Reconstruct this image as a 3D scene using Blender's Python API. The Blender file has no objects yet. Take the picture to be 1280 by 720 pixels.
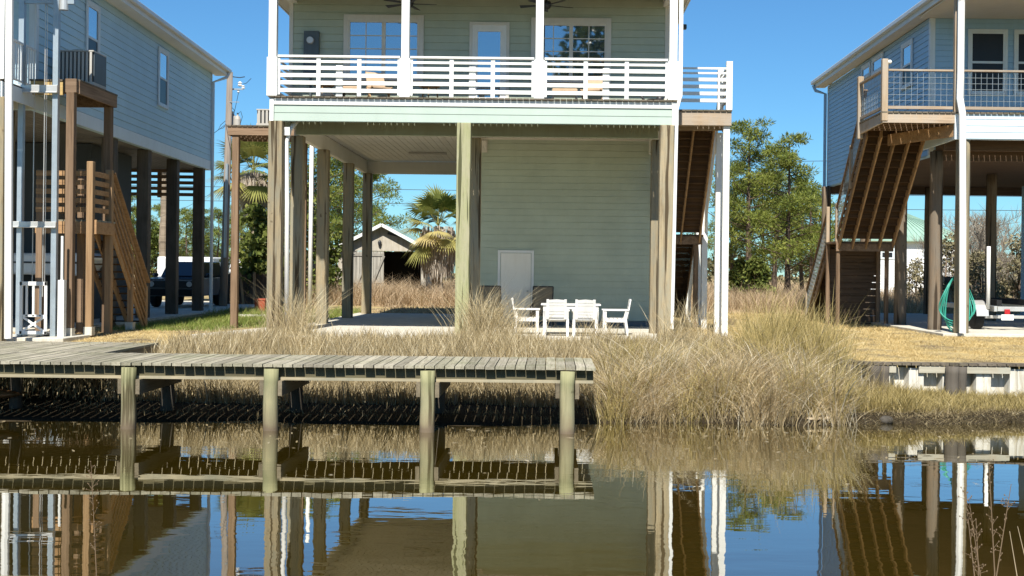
import bpy, math, random
import numpy as np
from mathutils import Vector, Matrix
R = math.radians
rnd = random.Random(7)
npr = np.random.default_rng(11)
scene = bpy.context.scene
col = scene.collection
PI = math.pi

# ------------------------------------------------------------------ camera model (used to read positions off the photo at known depths)
F, CX, CY, CH, ROLL = 1500.0, 690.0, 340.0, 2.6, 0.011
def at(px, py, Y):
    dx, dy = px - CX, py - CY
    x = dx * math.cos(ROLL) + dy * math.sin(ROLL)
    y = -dx * math.sin(ROLL) + dy * math.cos(ROLL)
    return Vector((x / F * Y, Y, CH - y / F * Y))
def fx(px, py, Y): return at(px, py, Y).x
def fz(px, py, Y): return at(px, py, Y).z

# ------------------------------------------------------------------ mesh builder
class MB:
    def __init__(s): s.v = []; s.f = []; s.t = []
    def add(s, vs, fs, t=0.5):
        b = len(s.v)
        s.v += [tuple(p) for p in vs]; s.t += [t] * len(vs)
        s.f += [tuple(b + i for i in f) for f in fs]
        return s
    def box(s, x0, x1, y0, y1, z0, z1, t=0.5):
        return s.add([(x0,y0,z0),(x1,y0,z0),(x1,y1,z0),(x0,y1,z0),(x0,y0,z1),(x1,y0,z1),(x1,y1,z1),(x0,y1,z1)],
              [(0,3,2,1),(4,5,6,7),(0,1,5,4),(1,2,6,5),(2,3,7,6),(3,0,4,7)], t)
    def bar(s, p, q, w, h, side=None, t=0.5):
        p, q = Vector(p), Vector(q); d = (q - p).normalized()
        if side is None:
            side = d.cross(Vector((0,0,1)))
            if side.length < 1e-4: side = Vector((1,0,0))
        side = Vector(side).normalized(); up = side.cross(d).normalized()
        a, b = side * w / 2, up * h / 2
        vs = [p-a-b, p+a-b, p+a+b, p-a+b, q-a-b, q+a-b, q+a+b, q-a+b]
        return s.add(vs, [(0,3,2,1),(4,5,6,7),(0,1,5,4),(1,2,6,5),(2,3,7,6),(3,0,4,7)], t)
    def tube(s, pts, r, n=8, t=0.5, caps=True):
        pts = [Vector(p) for p in pts]; m = len(pts)
        rs = r if isinstance(r, (list, tuple)) else [r] * m
        vs, fs = [], []
        prev = None
        for i, p in enumerate(pts):
            d = (pts[min(i+1, m-1)] - pts[max(i-1, 0)]).normalized()
            if prev is None:
                a = d.cross(Vector((0,0,1)))
                if a.length < 1e-3: a = Vector((1,0,0))
            else:
                a = prev - d * prev.dot(d)
                if a.length < 1e-4: a = d.orthogonal()
            a.normalize(); prev = a; b = d.cross(a)
            for k in range(n):
                an = 2 * PI * k / n
                vs.append(p + (a * math.cos(an) + b * math.sin(an)) * rs[i])
        for i in range(m - 1):
            for k in range(n):
                k2 = (k + 1) % n
                fs.append((i*n+k, i*n+k2, (i+1)*n+k2, (i+1)*n+k))
        if caps:
            fs.append(tuple(range(n))[::-1]); fs.append(tuple((m-1)*n + k for k in range(n)))
        return s.add(vs, fs, t)
    def poly(s, vs, t=0.5): return s.add(vs, [tuple(range(len(vs)))], t)
    def ext(s, vs, vec, t=0.5):
        n = len(vs); vec = Vector(vec)
        a = [Vector(p) for p in vs]; b = [p + vec for p in a]
        fs = [tuple(range(n))[::-1], tuple(range(n, 2*n))] + [(i, (i+1)%n, n+(i+1)%n, n+i) for i in range(n)]
        return s.add(a + b, fs, t)
    def lathe(s, prof, c, n=16, axis='Z', t=0.5):
        c = Vector(c); vs, fs = [], []
        for (r, z) in prof:
            for k in range(n):
                an = 2*PI*k/n; u, w = r*math.cos(an), r*math.sin(an)
                vs.append(c + (Vector((u,w,z)) if axis=='Z' else Vector((z,u,w)) if axis=='X' else Vector((u,z,w))))
        m = len(prof)
        for i in range(m-1):
            for k in range(n):
                fs.append((i*n+k, i*n+(k+1)%n, (i+1)*n+(k+1)%n, (i+1)*n+k))
        fs.append(tuple(range(n))[::-1]); fs.append(tuple((m-1)*n+k for k in range(n)))
        return s.add(vs, fs, t)
    def ell(s, c, r, n=12, t=0.5):
        c = Vector(c); prof = [(math.sin(PI*i/8), -math.cos(PI*i/8)) for i in range(1, 8)]
        b = len(s.v); s.lathe(prof, (0,0,0), n, 'Z', t)
        for i in range(b, len(s.v)):
            x, y, z = s.v[i]; s.v[i] = (c.x + x*r[0], c.y + y*r[1], c.z + z*r[2])
        return s
    def build(s, name, m, parent=None, local=False, smooth=False, bevel=0.0, seg=2):
        me = bpy.data.meshes.new(name)
        vs = s.v
        if parent is not None and not local:
            rt = parent
            while rt.parent is not None: rt = rt.parent
            inv = WM.get(rt.name, Matrix()).inverted()
            vs = [tuple(inv @ Vector(p)) for p in vs]
        me.from_pydata(vs, [], s.f)
        me.validate(); 
        import bmesh
        bm = bmesh.new(); bm.from_mesh(me); bmesh.ops.recalc_face_normals(bm, faces=bm.faces); bm.to_mesh(me); bm.free()
        if len(set(s.t)) > 1 and len(me.vertices) == len(s.t):
            a = me.attributes.new('tint', 'FLOAT', 'POINT'); a.data.foreach_set('value', s.t)
        if smooth:
            me.polygons.foreach_set('use_smooth', [True]*len(me.polygons))
        me.materials.append(m)
        o = bpy.data.objects.new(name, me); col.objects.link(o)
        if parent is not None: o.parent = parent
        if bevel > 0:
            bv = o.modifiers.new('bevel', 'BEVEL'); bv.width = bevel; bv.segments = seg; bv.limit_method = 'ANGLE'
        return o
WM = {}
def tag(o, label, cat, group=None, kind=None):
    if label: o['label'] = label
    if cat: o['category'] = cat
    if group: o['group'] = group
    if kind: o['kind'] = kind
    return o
def thing(name, loc, label, cat, group=None, rz=0.0):
    o = bpy.data.objects.new(name, None); col.objects.link(o)
    o.empty_display_size = 0.2
    o.location = loc; o.rotation_euler = (0, 0, rz)
    WM[o.name] = Matrix.Translation(Vector(loc)) @ Matrix.Rotation(rz, 4, 'Z')
    return tag(o, label, cat, group)
def dup(root, loc, rz=0.0, sc=(1,1,1), label=None):
    def rec(o, par):
        c = o.copy(); col.objects.link(c)
        if par is not None: c.parent = par
        for ch in list(o.children): rec(ch, c)
        return c
    r = rec(root, None); r.location = loc; r.rotation_euler = (0,0,rz); r.scale = sc
    if label: r['label'] = label
    return r

# ------------------------------------------------------------------ materials
class NT:
    def __init__(s, name):
        s.m = bpy.data.materials.new(name); s.m.use_nodes = True
        s.n = s.m.node_tree.nodes; s.l = s.m.node_tree.links
        s.b = s.n['Principled BSDF']
    def N(s, t, **kw):
        x = s.n.new(t)
        for k, v in kw.items(): setattr(x, k, v)
        return x
    def L(s, a, b): s.l.new(a, b)
    def coords(s, scale=(1,1,1), rand=True):
        tc = s.N('ShaderNodeTexCoord'); mp = s.N('ShaderNodeMapping'); mp.inputs['Scale'].default_value = scale
        s.L(tc.outputs['Object'], mp.inputs['Vector'])
        if rand:
            oi = s.N('ShaderNodeObjectInfo'); mu = s.N('ShaderNodeMath', operation='MULTIPLY'); mu.inputs[1].default_value = 37.0
            s.L(oi.outputs['Random'], mu.inputs[0]); cb = s.N('ShaderNodeCombineXYZ')
            for i in range(3): s.L(mu.outputs[0], cb.inputs[i])
            s.L(cb.outputs[0], mp.inputs['Location'])
        return mp.outputs['Vector']
    def noise(s, vec, scale, detail=4, rough=0.55):
        x = s.N('ShaderNodeTexNoise'); x.inputs['Scale'].default_value = scale; x.inputs['Detail'].default_value = detail
        x.inputs['Roughness'].default_value = rough; s.L(vec, x.inputs['Vector']); return x.outputs['Fac']
    def ramp(s, fac, stops):
        x = s.N('ShaderNodeValToRGB'); e = x.color_ramp.elements
        while len(e) < len(stops): e.new(0.5)
        for el, (p, c) in zip(e, stops): el.position = p; el.color = (c[0], c[1], c[2], 1)
        s.L(fac, x.inputs['Fac']); return x.outputs['Color']
    def mix(s, fac, a, b, mode='MIX'):
        x = s.N('ShaderNodeMix', data_type='RGBA', blend_type=mode)
        if isinstance(fac, (int, float)): x.inputs[0].default_value = fac
        else: s.L(fac, x.inputs[0])
        for sock, v in ((x.inputs[6], a), (x.inputs[7], b)):
            if isinstance(v, tuple): sock.default_value = (v[0], v[1], v[2], 1)
            else: s.L(v, sock)
        return x.outputs[2]
    def bump(s, h, strength, dist=0.01):
        x = s.N('ShaderNodeBump'); x.inputs['Strength'].default_value = strength; x.inputs['Distance'].default_value = dist
        s.L(h, x.inputs['Height']); s.L(x.outputs['Normal'], s.b.inputs['Normal'])
    def fin(s, c, rough, spec=0.3):
        if isinstance(c, tuple): s.b.inputs['Base Color'].default_value = (c[0], c[1], c[2], 1)
        else: s.L(c, s.b.inputs['Base Color'])
        if isinstance(rough, (int, float)): s.b.inputs['Roughness'].default_value = rough
        else: s.L(rough, s.b.inputs['Roughness'])
        s.b.inputs['Specular IOR Level'].default_value = spec
        return s.m
def sc3(c, k): return (c[0]*k, c[1]*k, c[2]*k)
def paint(name, c, rough=0.5, var=0.10, dirt=0.12, spec=0.3, scale=1.5, metal=0.0):
    t = NT(name); v = t.coords()
    a = t.ramp(t.noise(v, scale, 5), [(0.3, sc3(c, 1-var)), (0.7, sc3(c, 1+var*0.6))])
    v2 = t.coords((4, 4, 0.5))
    d = t.ramp(t.noise(v2, 2.0, 6, 0.7), [(0.45, (1,1,1)), (0.75, (1-dirt*1.1, 1-dirt*1.25, 1-dirt*1.6))])
    m = t.mix(1.0, a, d, 'MULTIPLY')
    t.b.inputs['Metallic'].default_value = metal
    t.bump(t.noise(v, 60, 3), 0.06, 0.004)
    return t.fin(m, rough, spec)
def wood(name, light, dark, axis='Z', grey=None, rough=0.8, fine=26, bump=0.35):
    t = NT(name); k = {'X': (0.045,1,1), 'Y': (1,0.045,1), 'Z': (1,1,0.045)}[axis]
    v = t.coords(k); g = t.noise(v, fine, 6, 0.65); g2 = t.noise(v, fine*0.28, 3)
    c = t.ramp(g, [(0.30, dark), (0.52, light), (0.72, sc3(light, 1.18))])
    c = t.mix(0.45, c, t.ramp(g2, [(0.35, sc3(dark, 1.0)), (0.65, sc3(light, 1.1))]))
    if grey is not None:
        w = t.noise(t.coords((1,1,0.6)), 1.6, 5, 0.6)
        f = t.ramp(w, [(0.42, (0,0,0)), (0.66, (1,1,1))])
        c = t.mix(f, c, grey)
    oi = t.N('ShaderNodeObjectInfo'); mr = t.N('ShaderNodeMapRange'); mr.inputs[3].default_value = 0.82; mr.inputs[4].default_value = 1.14
    t.L(oi.outputs['Random'], mr.inputs[0]); c = t.mix(1.0, c, mr.outputs[0], 'MULTIPLY')
    at_ = t.N('ShaderNodeAttribute', attribute_name='tint'); mr2 = t.N('ShaderNodeMapRange'); mr2.inputs[3].default_value = 0.7; mr2.inputs[4].default_value = 1.3
    t.bump(g, bump, 0.006)
    return t.fin(c, rough, 0.2)
def weathered(name, light, dark, grey, crack=0.6, tide=False, knots=True):
    t = NT(name); v = t.coords((1,1,0.05)); g = t.noise(v, 22, 6, 0.7)
    c = t.ramp(g, [(0.28, dark), (0.5, light), (0.74, sc3(light, 1.22))])
    w = t.noise(t.coords((1,1,0.35)), 3.2, 6, 0.65)
    c = t.mix(t.ramp(w, [(0.40,(0,0,0)),(0.62,(1,1,1))]), c, grey)
    k = t.noise(t.coords((1,1,0.035)), 9, 3, 0.5)
    c = t.mix(t.ramp(k, [(0.385,(1,1,1)),(0.43,(0,0,0))]), c, sc3(dark, crack))
    if knots:
        kn = t.noise(t.coords((1,1,0.7)), 5.5, 2); c = t.mix(t.ramp(kn, [(0.70,(0,0,0)),(0.76,(0.8,0.8,0.8))]), c, sc3(dark, 0.7))
    if tide:
        tc = t.N('ShaderNodeTexCoord'); sx = t.N('ShaderNodeSeparateXYZ'); t.L(tc.outputs['Object'], sx.inputs[0])
        ad = t.N('ShaderNodeMath', operation='MULTIPLY_ADD'); ad.inputs[1].default_value = 0.35; t.L(w, ad.inputs[0]); t.L(sx.outputs[2], ad.inputs[2])
        c = t.mix(t.ramp(ad.outputs[0], [(0.20,(1,1,1)),(0.30,(0.55,0.55,0.55)),(0.62,(0,0,0))]), c, (0.19,0.145,0.095))
        c = t.mix(t.ramp(ad.outputs[0], [(0.78,(0,0,0)),(1.0,(0.5,0.5,0.5))]), c, (0.25,0.255,0.125))
    oi = t.N('ShaderNodeObjectInfo'); mr = t.N('ShaderNodeMapRange'); mr.inputs[3].default_value = 0.84; mr.inputs[4].default_value = 1.12
    t.L(oi.outputs['Random'], mr.inputs[0]); c = t.mix(1.0, c, mr.outputs[0], 'MULTIPLY')
    t.bump(g, 0.7, 0.01)
    return t.fin(c, 0.88, 0.15)
def plankwood(name, light, dark, axis='Y'):          # boards whose tint varies board by board
    t = NT(name); k = {'X': (0.06,1,1), 'Y': (1,0.06,1), 'Z': (1,1,0.06)}[axis]
    v = t.coords(k); g = t.noise(v, 30, 6, 0.7)
    c = t.ramp(g, [(0.3, dark), (0.55, light), (0.75, sc3(light, 1.15))])
    at_ = t.N('ShaderNodeAttribute', attribute_name='tint'); mr2 = t.N('ShaderNodeMapRange'); mr2.inputs[3].default_value = 0.72; mr2.inputs[4].default_value = 1.22
    t.L(at_.outputs['Fac'], mr2.inputs[0]); c = t.mix(1.0, c, mr2.outputs[0], 'MULTIPLY')
    st = t.ramp(t.noise(t.coords(), 1.3, 5), [(0.4, (1,1,1)), (0.7, (0.72,0.76,0.66))])
    c = t.mix(1.0, c, st, 'MULTIPLY')
    t.bump(g, 0.4, 0.006)
    return t.fin(c, 0.85, 0.2)
def blade_mat(name, stops, rough=0.6, transl=0.25, spec=0.15):
    t = NT(name); a = t.N('ShaderNodeAttribute', attribute_name='tint')
    c = t.ramp(a.outputs['Fac'], stops)
    t.fin(c, rough, spec)
    tr = t.N('ShaderNodeBsdfTranslucent'); t.L(c, tr.inputs['Color'])
    mx = t.N('ShaderNodeMixShader'); mx.inputs[0].default_value = transl
    out = t.n['Material Output']; t.L(t.b.outputs[0], mx.inputs[1]); t.L(tr.outputs[0], mx.inputs[2]); t.L(mx.outputs[0], out.inputs['Surface'])
    return t.m
def glass(name, c, refl=0.4, rough=0.02):
    t = NT(name); v = t.coords()
    t.fin(c, 0.35, 0.3)
    g = t.N('ShaderNodeBsdfGlossy'); g.inputs['Roughness'].default_value = rough; g.inputs['Color'].default_value = (0.9,0.95,1,1)
    bp = t.N('ShaderNodeBump'); bp.inputs['Strength'].default_value = 0.05; bp.inputs['Distance'].default_value = 0.02
    t.L(t.noise(v, 1.2, 2), bp.inputs['Height']); t.L(bp.outputs[0], g.inputs['Normal'])
    lw = t.N('ShaderNodeFresnel'); lw.inputs['IOR'].default_value = 1.5
    ad = t.N('ShaderNodeMath', operation='ADD'); ad.inputs[1].default_value = refl; ad.use_clamp = True; t.L(lw.outputs[0], ad.inputs[0])
    mx = t.N('ShaderNodeMixShader'); t.L(ad.outputs[0], mx.inputs[0]); t.L(t.b.outputs[0], mx.inputs[1]); t.L(g.outputs[0], mx.inputs[2])
    t.L(mx.outputs[0], t.n['Material Output'].inputs['Surface'])
    return t.m

M = {}
M['white'] = paint('white_paint', (0.78,0.78,0.75), 0.45, 0.05, 0.06)
M['trimwarm'] = paint('warm_white_trim', (0.66,0.63,0.56), 0.5, 0.05, 0.05)
M['green'] = paint('sage_green_siding', (0.44,0.49,0.39), 0.6, 0.09, 0.025)
M['greenpale'] = paint('pale_green_siding', (0.41,0.49,0.425), 0.6, 0.05, 0.025)
M['greentrim'] = paint('olive_green_beam_paint', (0.30,0.33,0.24), 0.6, 0.08, 0.1)
M['grey'] = paint('grey_blue_siding', (0.48,0.66,0.74), 0.6, 0.06, 0.025)
M['greytrim'] = paint('grey_white_trim', (0.66,0.72,0.74), 0.5, 0.05, 0.06)
M['blue'] = paint('blue_vinyl_siding', (0.34,0.52,0.67), 0.45, 0.05, 0.05)
M['bluepale'] = paint('pale_blue_vinyl_skirt', (0.58,0.68,0.74), 0.45, 0.04, 0.05)
M['soffit'] = paint('soffit_white', (0.70,0.67,0.60), 0.6, 0.05, 0.05)
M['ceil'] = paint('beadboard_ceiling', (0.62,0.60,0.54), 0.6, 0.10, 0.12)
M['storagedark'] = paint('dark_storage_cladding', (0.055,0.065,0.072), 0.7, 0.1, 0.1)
M['doorwhite'] = paint('warm_white_door', (0.84,0.80,0.71), 0.5, 0.04, 0.06)
M['furniture'] = paint('white_resin_furniture', (0.70,0.69,0.66), 0.45, 0.06, 0.12)
M['brownpile'] = weathered('brown_weathered_pile', (0.20,0.148,0.10), (0.085,0.062,0.042), (0.18,0.15,0.115))
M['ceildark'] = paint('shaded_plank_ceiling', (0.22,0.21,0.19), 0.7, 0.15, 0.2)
M['darkbeam'] = wood('shade_dark_floor_beam', (0.13,0.085,0.055), (0.06,0.04,0.026), 'X')  # brown wood darkened to hold the shade beneath the blue house
M['roof'] = paint('roof_shingle_grey', (0.12,0.12,0.12), 0.85, 0.2, 0.2, 0.2, 8)
M['greenroof'] = paint('green_metal_roof', (0.30,0.45,0.36), 0.4, 0.08, 0.1)
M['shedwall'] = paint('weathered_shed_wall', (0.46,0.42,0.35), 0.8, 0.12, 0.3)
M['concrete'] = paint('concrete', (0.60,0.565,0.48), 0.85, 0.14, 0.22, 0.2, 2.5)
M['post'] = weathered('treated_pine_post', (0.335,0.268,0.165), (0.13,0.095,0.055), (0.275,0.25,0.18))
M['postgreen'] = weathered('mossy_treated_post', (0.29,0.29,0.155), (0.14,0.14,0.07), (0.33,0.31,0.20))
M['brown'] = wood('brown_treated_wood', (0.23,0.155,0.098), (0.09,0.055,0.032), 'Z')
M['brownx'] = wood('brown_treated_wood_x', (0.25,0.17,0.11), (0.10,0.06,0.035), 'X')
M['browny'] = wood('brown_treated_wood_y', (0.25,0.17,0.11), (0.10,0.06,0.035), 'Y')
M['orange'] = wood('new_orange_pine', (0.37,0.24,0.13), (0.20,0.115,0.055), 'Z')
M['orangex'] = wood('new_orange_pine_x', (0.38,0.23,0.115), (0.22,0.125,0.06), 'X')
M['yellowpine'] = wood('yellow_pine_beam', (0.50,0.36,0.15), (0.33,0.22,0.09), 'X')
M['railwood'] = wood('weathered_rail_wood', (0.42,0.32,0.22), (0.25,0.18,0.12), 'X', (0.38,0.33,0.27))
M['railwoodz'] = wood('weathered_rail_wood_z', (0.40,0.30,0.20), (0.22,0.16,0.10), 'Z', (0.36,0.31,0.25))
M['greywood'] = wood('grey_weathered_boards', (0.36,0.34,0.29), (0.19,0.175,0.15), 'Z')
M['dockplank'] = plankwood('dock_planks', (0.37,0.335,0.255), (0.20,0.175,0.125), 'Y')
M['deckplank'] = plankwood('deck_planks', (0.17,0.14,0.105), (0.08,0.065,0.05), 'Y')
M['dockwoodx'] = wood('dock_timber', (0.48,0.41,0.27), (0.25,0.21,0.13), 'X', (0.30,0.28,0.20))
M['stringer'] = wood('shade_dark_dock_stringer', (0.12,0.105,0.06), (0.06,0.052,0.03), 'X')  # darkened wood: shade below the plank overhang is in the colour
M['walerwood'] = wood('grey_waler_wood', (0.42,0.37,0.28), (0.24,0.21,0.15), 'X', (0.36,0.35,0.28))
M['darkwoody'] = wood('dock_crossbeam_wood', (0.20,0.165,0.11), (0.10,0.08,0.05), 'Y')
M['pile'] = weathered('green_stained_pile', (0.40,0.355,0.20), (0.17,0.145,0.075), (0.31,0.29,0.17), 0.6, True)
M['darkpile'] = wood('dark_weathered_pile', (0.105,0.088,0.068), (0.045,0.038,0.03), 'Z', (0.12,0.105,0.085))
M['glass'] = glass('window_glass', (0.015,0.03,0.05), 0.34)
M['glassdark'] = paint('dark_window_screen', (0.018,0.02,0.024), 0.35, 0.1, 0.05, 0.25)
M['windscreen'] = glass('car_windscreen', (0.01,0.012,0.016), 0.03)
M['tread'] = wood('stair_tread_brown', (0.115,0.068,0.036), (0.05,0.03,0.017), 'X')
M['galv'] = paint('galvanised_steel', (0.36,0.42,0.46), 0.38, 0.10, 0.12, 0.5, 4, 0.35)
M['alu'] = paint('brushed_aluminium', (0.62,0.61,0.58), 0.35, 0.06, 0.1, 0.5, 5, 0.5)
M['darkmetal'] = paint('dark_metal', (0.03,0.032,0.036), 0.45, 0.1, 0.05, 0.4)
M['meter'] = paint('meter_box_grey', (0.10,0.125,0.14), 0.5, 0.1, 0.1)
M['acgrey'] = paint('air_conditioner_grey', (0.44,0.42,0.38), 0.5, 0.06, 0.1)
M['acdark'] = paint('air_conditioner_coil_dark', (0.05,0.055,0.06), 0.7, 0.1, 0.1)
M['pvc'] = paint('white_pvc', (0.80,0.79,0.75), 0.35, 0.04, 0.06)
M['sling'] = paint('brown_sling_fabric', (0.20,0.165,0.115), 0.8, 0.08, 0.06)
M['tan'] = paint('tan_cushion', (0.50,0.36,0.24), 0.9, 0.08, 0.08)
M['carpaint'] = paint('dark_navy_car_paint', (0.018,0.022,0.032), 0.2, 0.1, 0.05, 0.6)
M['cargrey'] = paint('grey_car_side', (0.16,0.17,0.175), 0.25, 0.05, 0.05, 0.6)
M['rubber'] = paint('rubber', (0.02,0.02,0.02), 0.8, 0.1, 0.1, 0.2)
M['lens'] = paint('headlight_lens', (0.6,0.6,0.58), 0.15, 0.05, 0.0, 0.6)
M['red'] = paint('red_plastic', (0.42,0.02,0.025), 0.3, 0.1, 0.1, 0.4)
M['redcrate'] = paint('faded_red_plastic', (0.36,0.075,0.035), 0.6, 0.1, 0.15)
M['hose'] = paint('teal_garden_hose', (0.045,0.34,0.26), 0.4, 0.12, 0.1, 0.4)
M['boatwhite'] = paint('white_gelcoat', (0.76,0.77,0.77), 0.35, 0.04, 0.06)
M['fencewood'] = wood('dark_fence_board', (0.10,0.075,0.055), (0.05,0.04,0.03), 'Z')
M['canoe'] = paint('brown_canoe_hull', (0.20,0.10,0.04), 0.5, 0.15, 0.2)
M['black'] = paint('black_inner_shade', (0.008,0.008,0.008), 0.9, 0, 0)
M['sheetpile'] = paint('sheet_pile_vinyl', (0.64,0.61,0.53), 0.5, 0.12, 0.5, 0.3, 3)
M['bark'] = wood('pine_bark', (0.17,0.125,0.09), (0.07,0.05,0.037), 'Z', None, 0.95, 14, 0.8)
M['barkgrey'] = wood('grey_bark', (0.24,0.205,0.17), (0.12,0.10,0.085), 'Z', None, 0.95, 14, 0.6)
M['palmtrunk'] = wood('palm_trunk', (0.33,0.27,0.20), (0.16,0.12,0.085), 'X', None, 0.95, 14, 0.9)
M['weed'] = paint('dead_weed_stem', (0.17,0.12,0.075), 0.9, 0.2, 0.1)
M['weedpale'] = paint('pale_weed_stem', (0.42,0.34,0.23), 0.9, 0.2, 0.1)
M['rock'] = paint('dark_stone', (0.09,0.08,0.065), 0.8, 0.3, 0.3, 0.2, 6)
M['marsh'] = blade_mat('marsh_grass_blades', [(0.0,(0.17,0.13,0.07)),(0.35,(0.33,0.262,0.14)),(0.7,(0.50,0.405,0.235)),(1.0,(0.68,0.59,0.40))], 0.6, 0.35)
M['marshgreen'] = blade_mat('green_gold_grass_blades', [(0.0,(0.17,0.14,0.05)),(0.4,(0.36,0.285,0.11)),(0.75,(0.53,0.42,0.18)),(1.0,(0.68,0.57,0.32))], 0.6, 0.35)
M['reed'] = blade_mat('pale_dead_reed', [(0.0,(0.30,0.225,0.11)),(0.4,(0.54,0.43,0.245)),(0.75,(0.72,0.595,0.375)),(1.0,(0.86,0.78,0.60))], 0.6, 0.5)
M['straw'] = blade_mat('straw_lawn_blades', [(0.0,(0.38,0.27,0.11)),(0.5,(0.60,0.46,0.21)),(1.0,(0.74,0.60,0.34))], 0.6, 0.35)
M['lawn'] = blade_mat('green_lawn_blades', [(0.0,(0.07,0.12,0.02)),(0.5,(0.17,0.22,0.045)),(1.0,(0.34,0.33,0.12))])
M['field'] = blade_mat('dry_field_blades', [(0.0,(0.24,0.16,0.09)),(0.5,(0.46,0.34,0.21)),(1.0,(0.62,0.50,0.34))], 0.6, 0.35)
M['pine'] = blade_mat('pine_needles', [(0.0,(0.07,0.105,0.02)),(0.5,(0.18,0.21,0.042)),(1.0,(0.33,0.34,0.08))], 0.5, 0.3)
M['leaf'] = blade_mat('dark_leaves', [(0.0,(0.05,0.07,0.016)),(0.5,(0.12,0.15,0.035)),(1.0,(0.24,0.25,0.065))], 0.45, 0.2)
M['dull'] = blade_mat('far_thicket', [(0.0,(0.05,0.055,0.025)),(0.5,(0.11,0.105,0.05)),(1.0,(0.19,0.16,0.09))], 0.8, 0.2)
M['scrub'] = blade_mat('pale_scrub_leaves', [(0.0,(0.13,0.12,0.06)),(0.5,(0.24,0.21,0.12)),(1.0,(0.40,0.34,0.22))], 0.8, 0.25)
M['twig'] = blade_mat('bare_twigs', [(0.0,(0.14,0.115,0.085)),(0.5,(0.26,0.225,0.175)),(1.0,(0.38,0.34,0.27))], 0.9, 0.1)
M['frond'] = blade_mat('palm_fronds', [(0.0,(0.10,0.14,0.035)),(0.5,(0.24,0.26,0.07)),(0.85,(0.40,0.36,0.12)),(1.0,(0.52,0.42,0.18))], 0.4, 0.25)
M['deadfrond'] = blade_mat('dead_palm_skirt', [(0.0,(0.30,0.24,0.18)),(0.5,(0.56,0.48,0.39)),(1.0,(0.74,0.67,0.57))], 0.9, 0.3)

def ground_mat():
    t = NT('ground_soil_and_straw')
    tc = t.N('ShaderNodeTexCoord'); P = tc.outputs['Object']
    n1 = t.noise(P, 0.9, 6, 0.6); n2 = t.noise(P, 14, 6, 0.7)
    straw = t.ramp(n2, [(0.25,(0.26,0.19,0.085)),(0.5,(0.47,0.36,0.165)),(0.75,(0.60,0.48,0.25))])
    dirt = t.ramp(n2, [(0.25,(0.10,0.075,0.045)),(0.6,(0.19,0.145,0.085)),(0.8,(0.27,0.21,0.13))])
    c = t.mix(t.ramp(n1, [(0.42,(0,0,0)),(0.62,(1,1,1))]), straw, dirt)
    sx = t.N('ShaderNodeSeparateXYZ'); t.L(P, sx.inputs[0])
    mr = t.N('ShaderNodeMapRange'); mr.inputs[1].default_value = 0.25; mr.inputs[2].default_value = 0.6; t.L(sx.outputs[2], mr.inputs[0])
    mud_and_shade = t.ramp(n2, [(0.3,(0.02,0.015,0.009)),(0.7,(0.055,0.042,0.025))])  # mud, its tone deepened to carry the shade under the dock
    c = t.mix(mr.outputs[0], mud_and_shade, c)
    t.bump(n2, 0.35, 0.015)
    return t.fin(c, 0.95, 0.1)
M['ground'] = ground_mat()
def water_mat():
    t = NT('murky_canal_water')
    tc = t.N('ShaderNodeTexCoord'); 
    def mp(s, rz=0.0):
        m = t.N('ShaderNodeMapping'); m.inputs['Scale'].default_value = s; m.inputs['Rotation'].default_value = (0,0,rz); t.L(tc.outputs['Object'], m.inputs['Vector']); return m.outputs[0]
    a = t.noise(mp((0.55, 1.5, 1)), 1.0, 3, 0.5)
    b = t.noise(mp((2.2, 5.5, 1), 0.15), 1.0, 2, 0.5)
    c = t.noise(mp((0.11, 0.16, 1)), 1.0, 2)
    ad = t.N('ShaderNodeMath', operation='MULTIPLY_ADD'); ad.inputs[1].default_value = 0.16; t.L(b, ad.inputs[0]); t.L(a, ad.inputs[2])
    amp = t.N('ShaderNodeMapRange'); amp.inputs[1].default_value = 0.42; amp.inputs[2].default_value = 0.72; amp.inputs[3].default_value = 0.35; amp.inputs[4].default_value = 2.2
    t.L(c, amp.inputs[0])
    mu = t.N('ShaderNodeMath', operation='MULTIPLY'); t.L(ad.outputs[0], mu.inputs[0]); t.L(amp.outputs[0], mu.inputs[1])
    t.bump(mu.outputs[0], 0.22, 0.02)
    t.fin((0.040,0.027,0.003), 0.3, 0.0)
    g = t.N('ShaderNodeBsdfGlossy'); g.inputs['Roughness'].default_value = 0.012; g.inputs['Color'].default_value = (0.97,0.97,0.93,1)
    t.L(t.b.inputs['Normal'].links[0].from_socket, g.inputs['Normal'])
    fr = t.N('ShaderNodeFresnel'); fr.inputs['IOR'].default_value = 1.6; t.L(t.b.inputs['Normal'].links[0].from_socket, fr.inputs['Normal'])
    ma = t.N('ShaderNodeMath', operation='MULTIPLY_ADD'); ma.inputs[1].default_value = 1.35; ma.inputs[2].default_value = 0.14; ma.use_clamp = True; t.L(fr.outputs[0], ma.inputs[0])
    mx = t.N('ShaderNodeMixShader'); t.L(ma.outputs[0], mx.inputs[0]); t.L(t.b.outputs[0], mx.inputs[1]); t.L(g.outputs[0], mx.inputs[2]); t.L(mx.outputs[0], t.n['Material Output'].inputs['Surface'])
    return t.m
M['water'] = water_mat()

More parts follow.
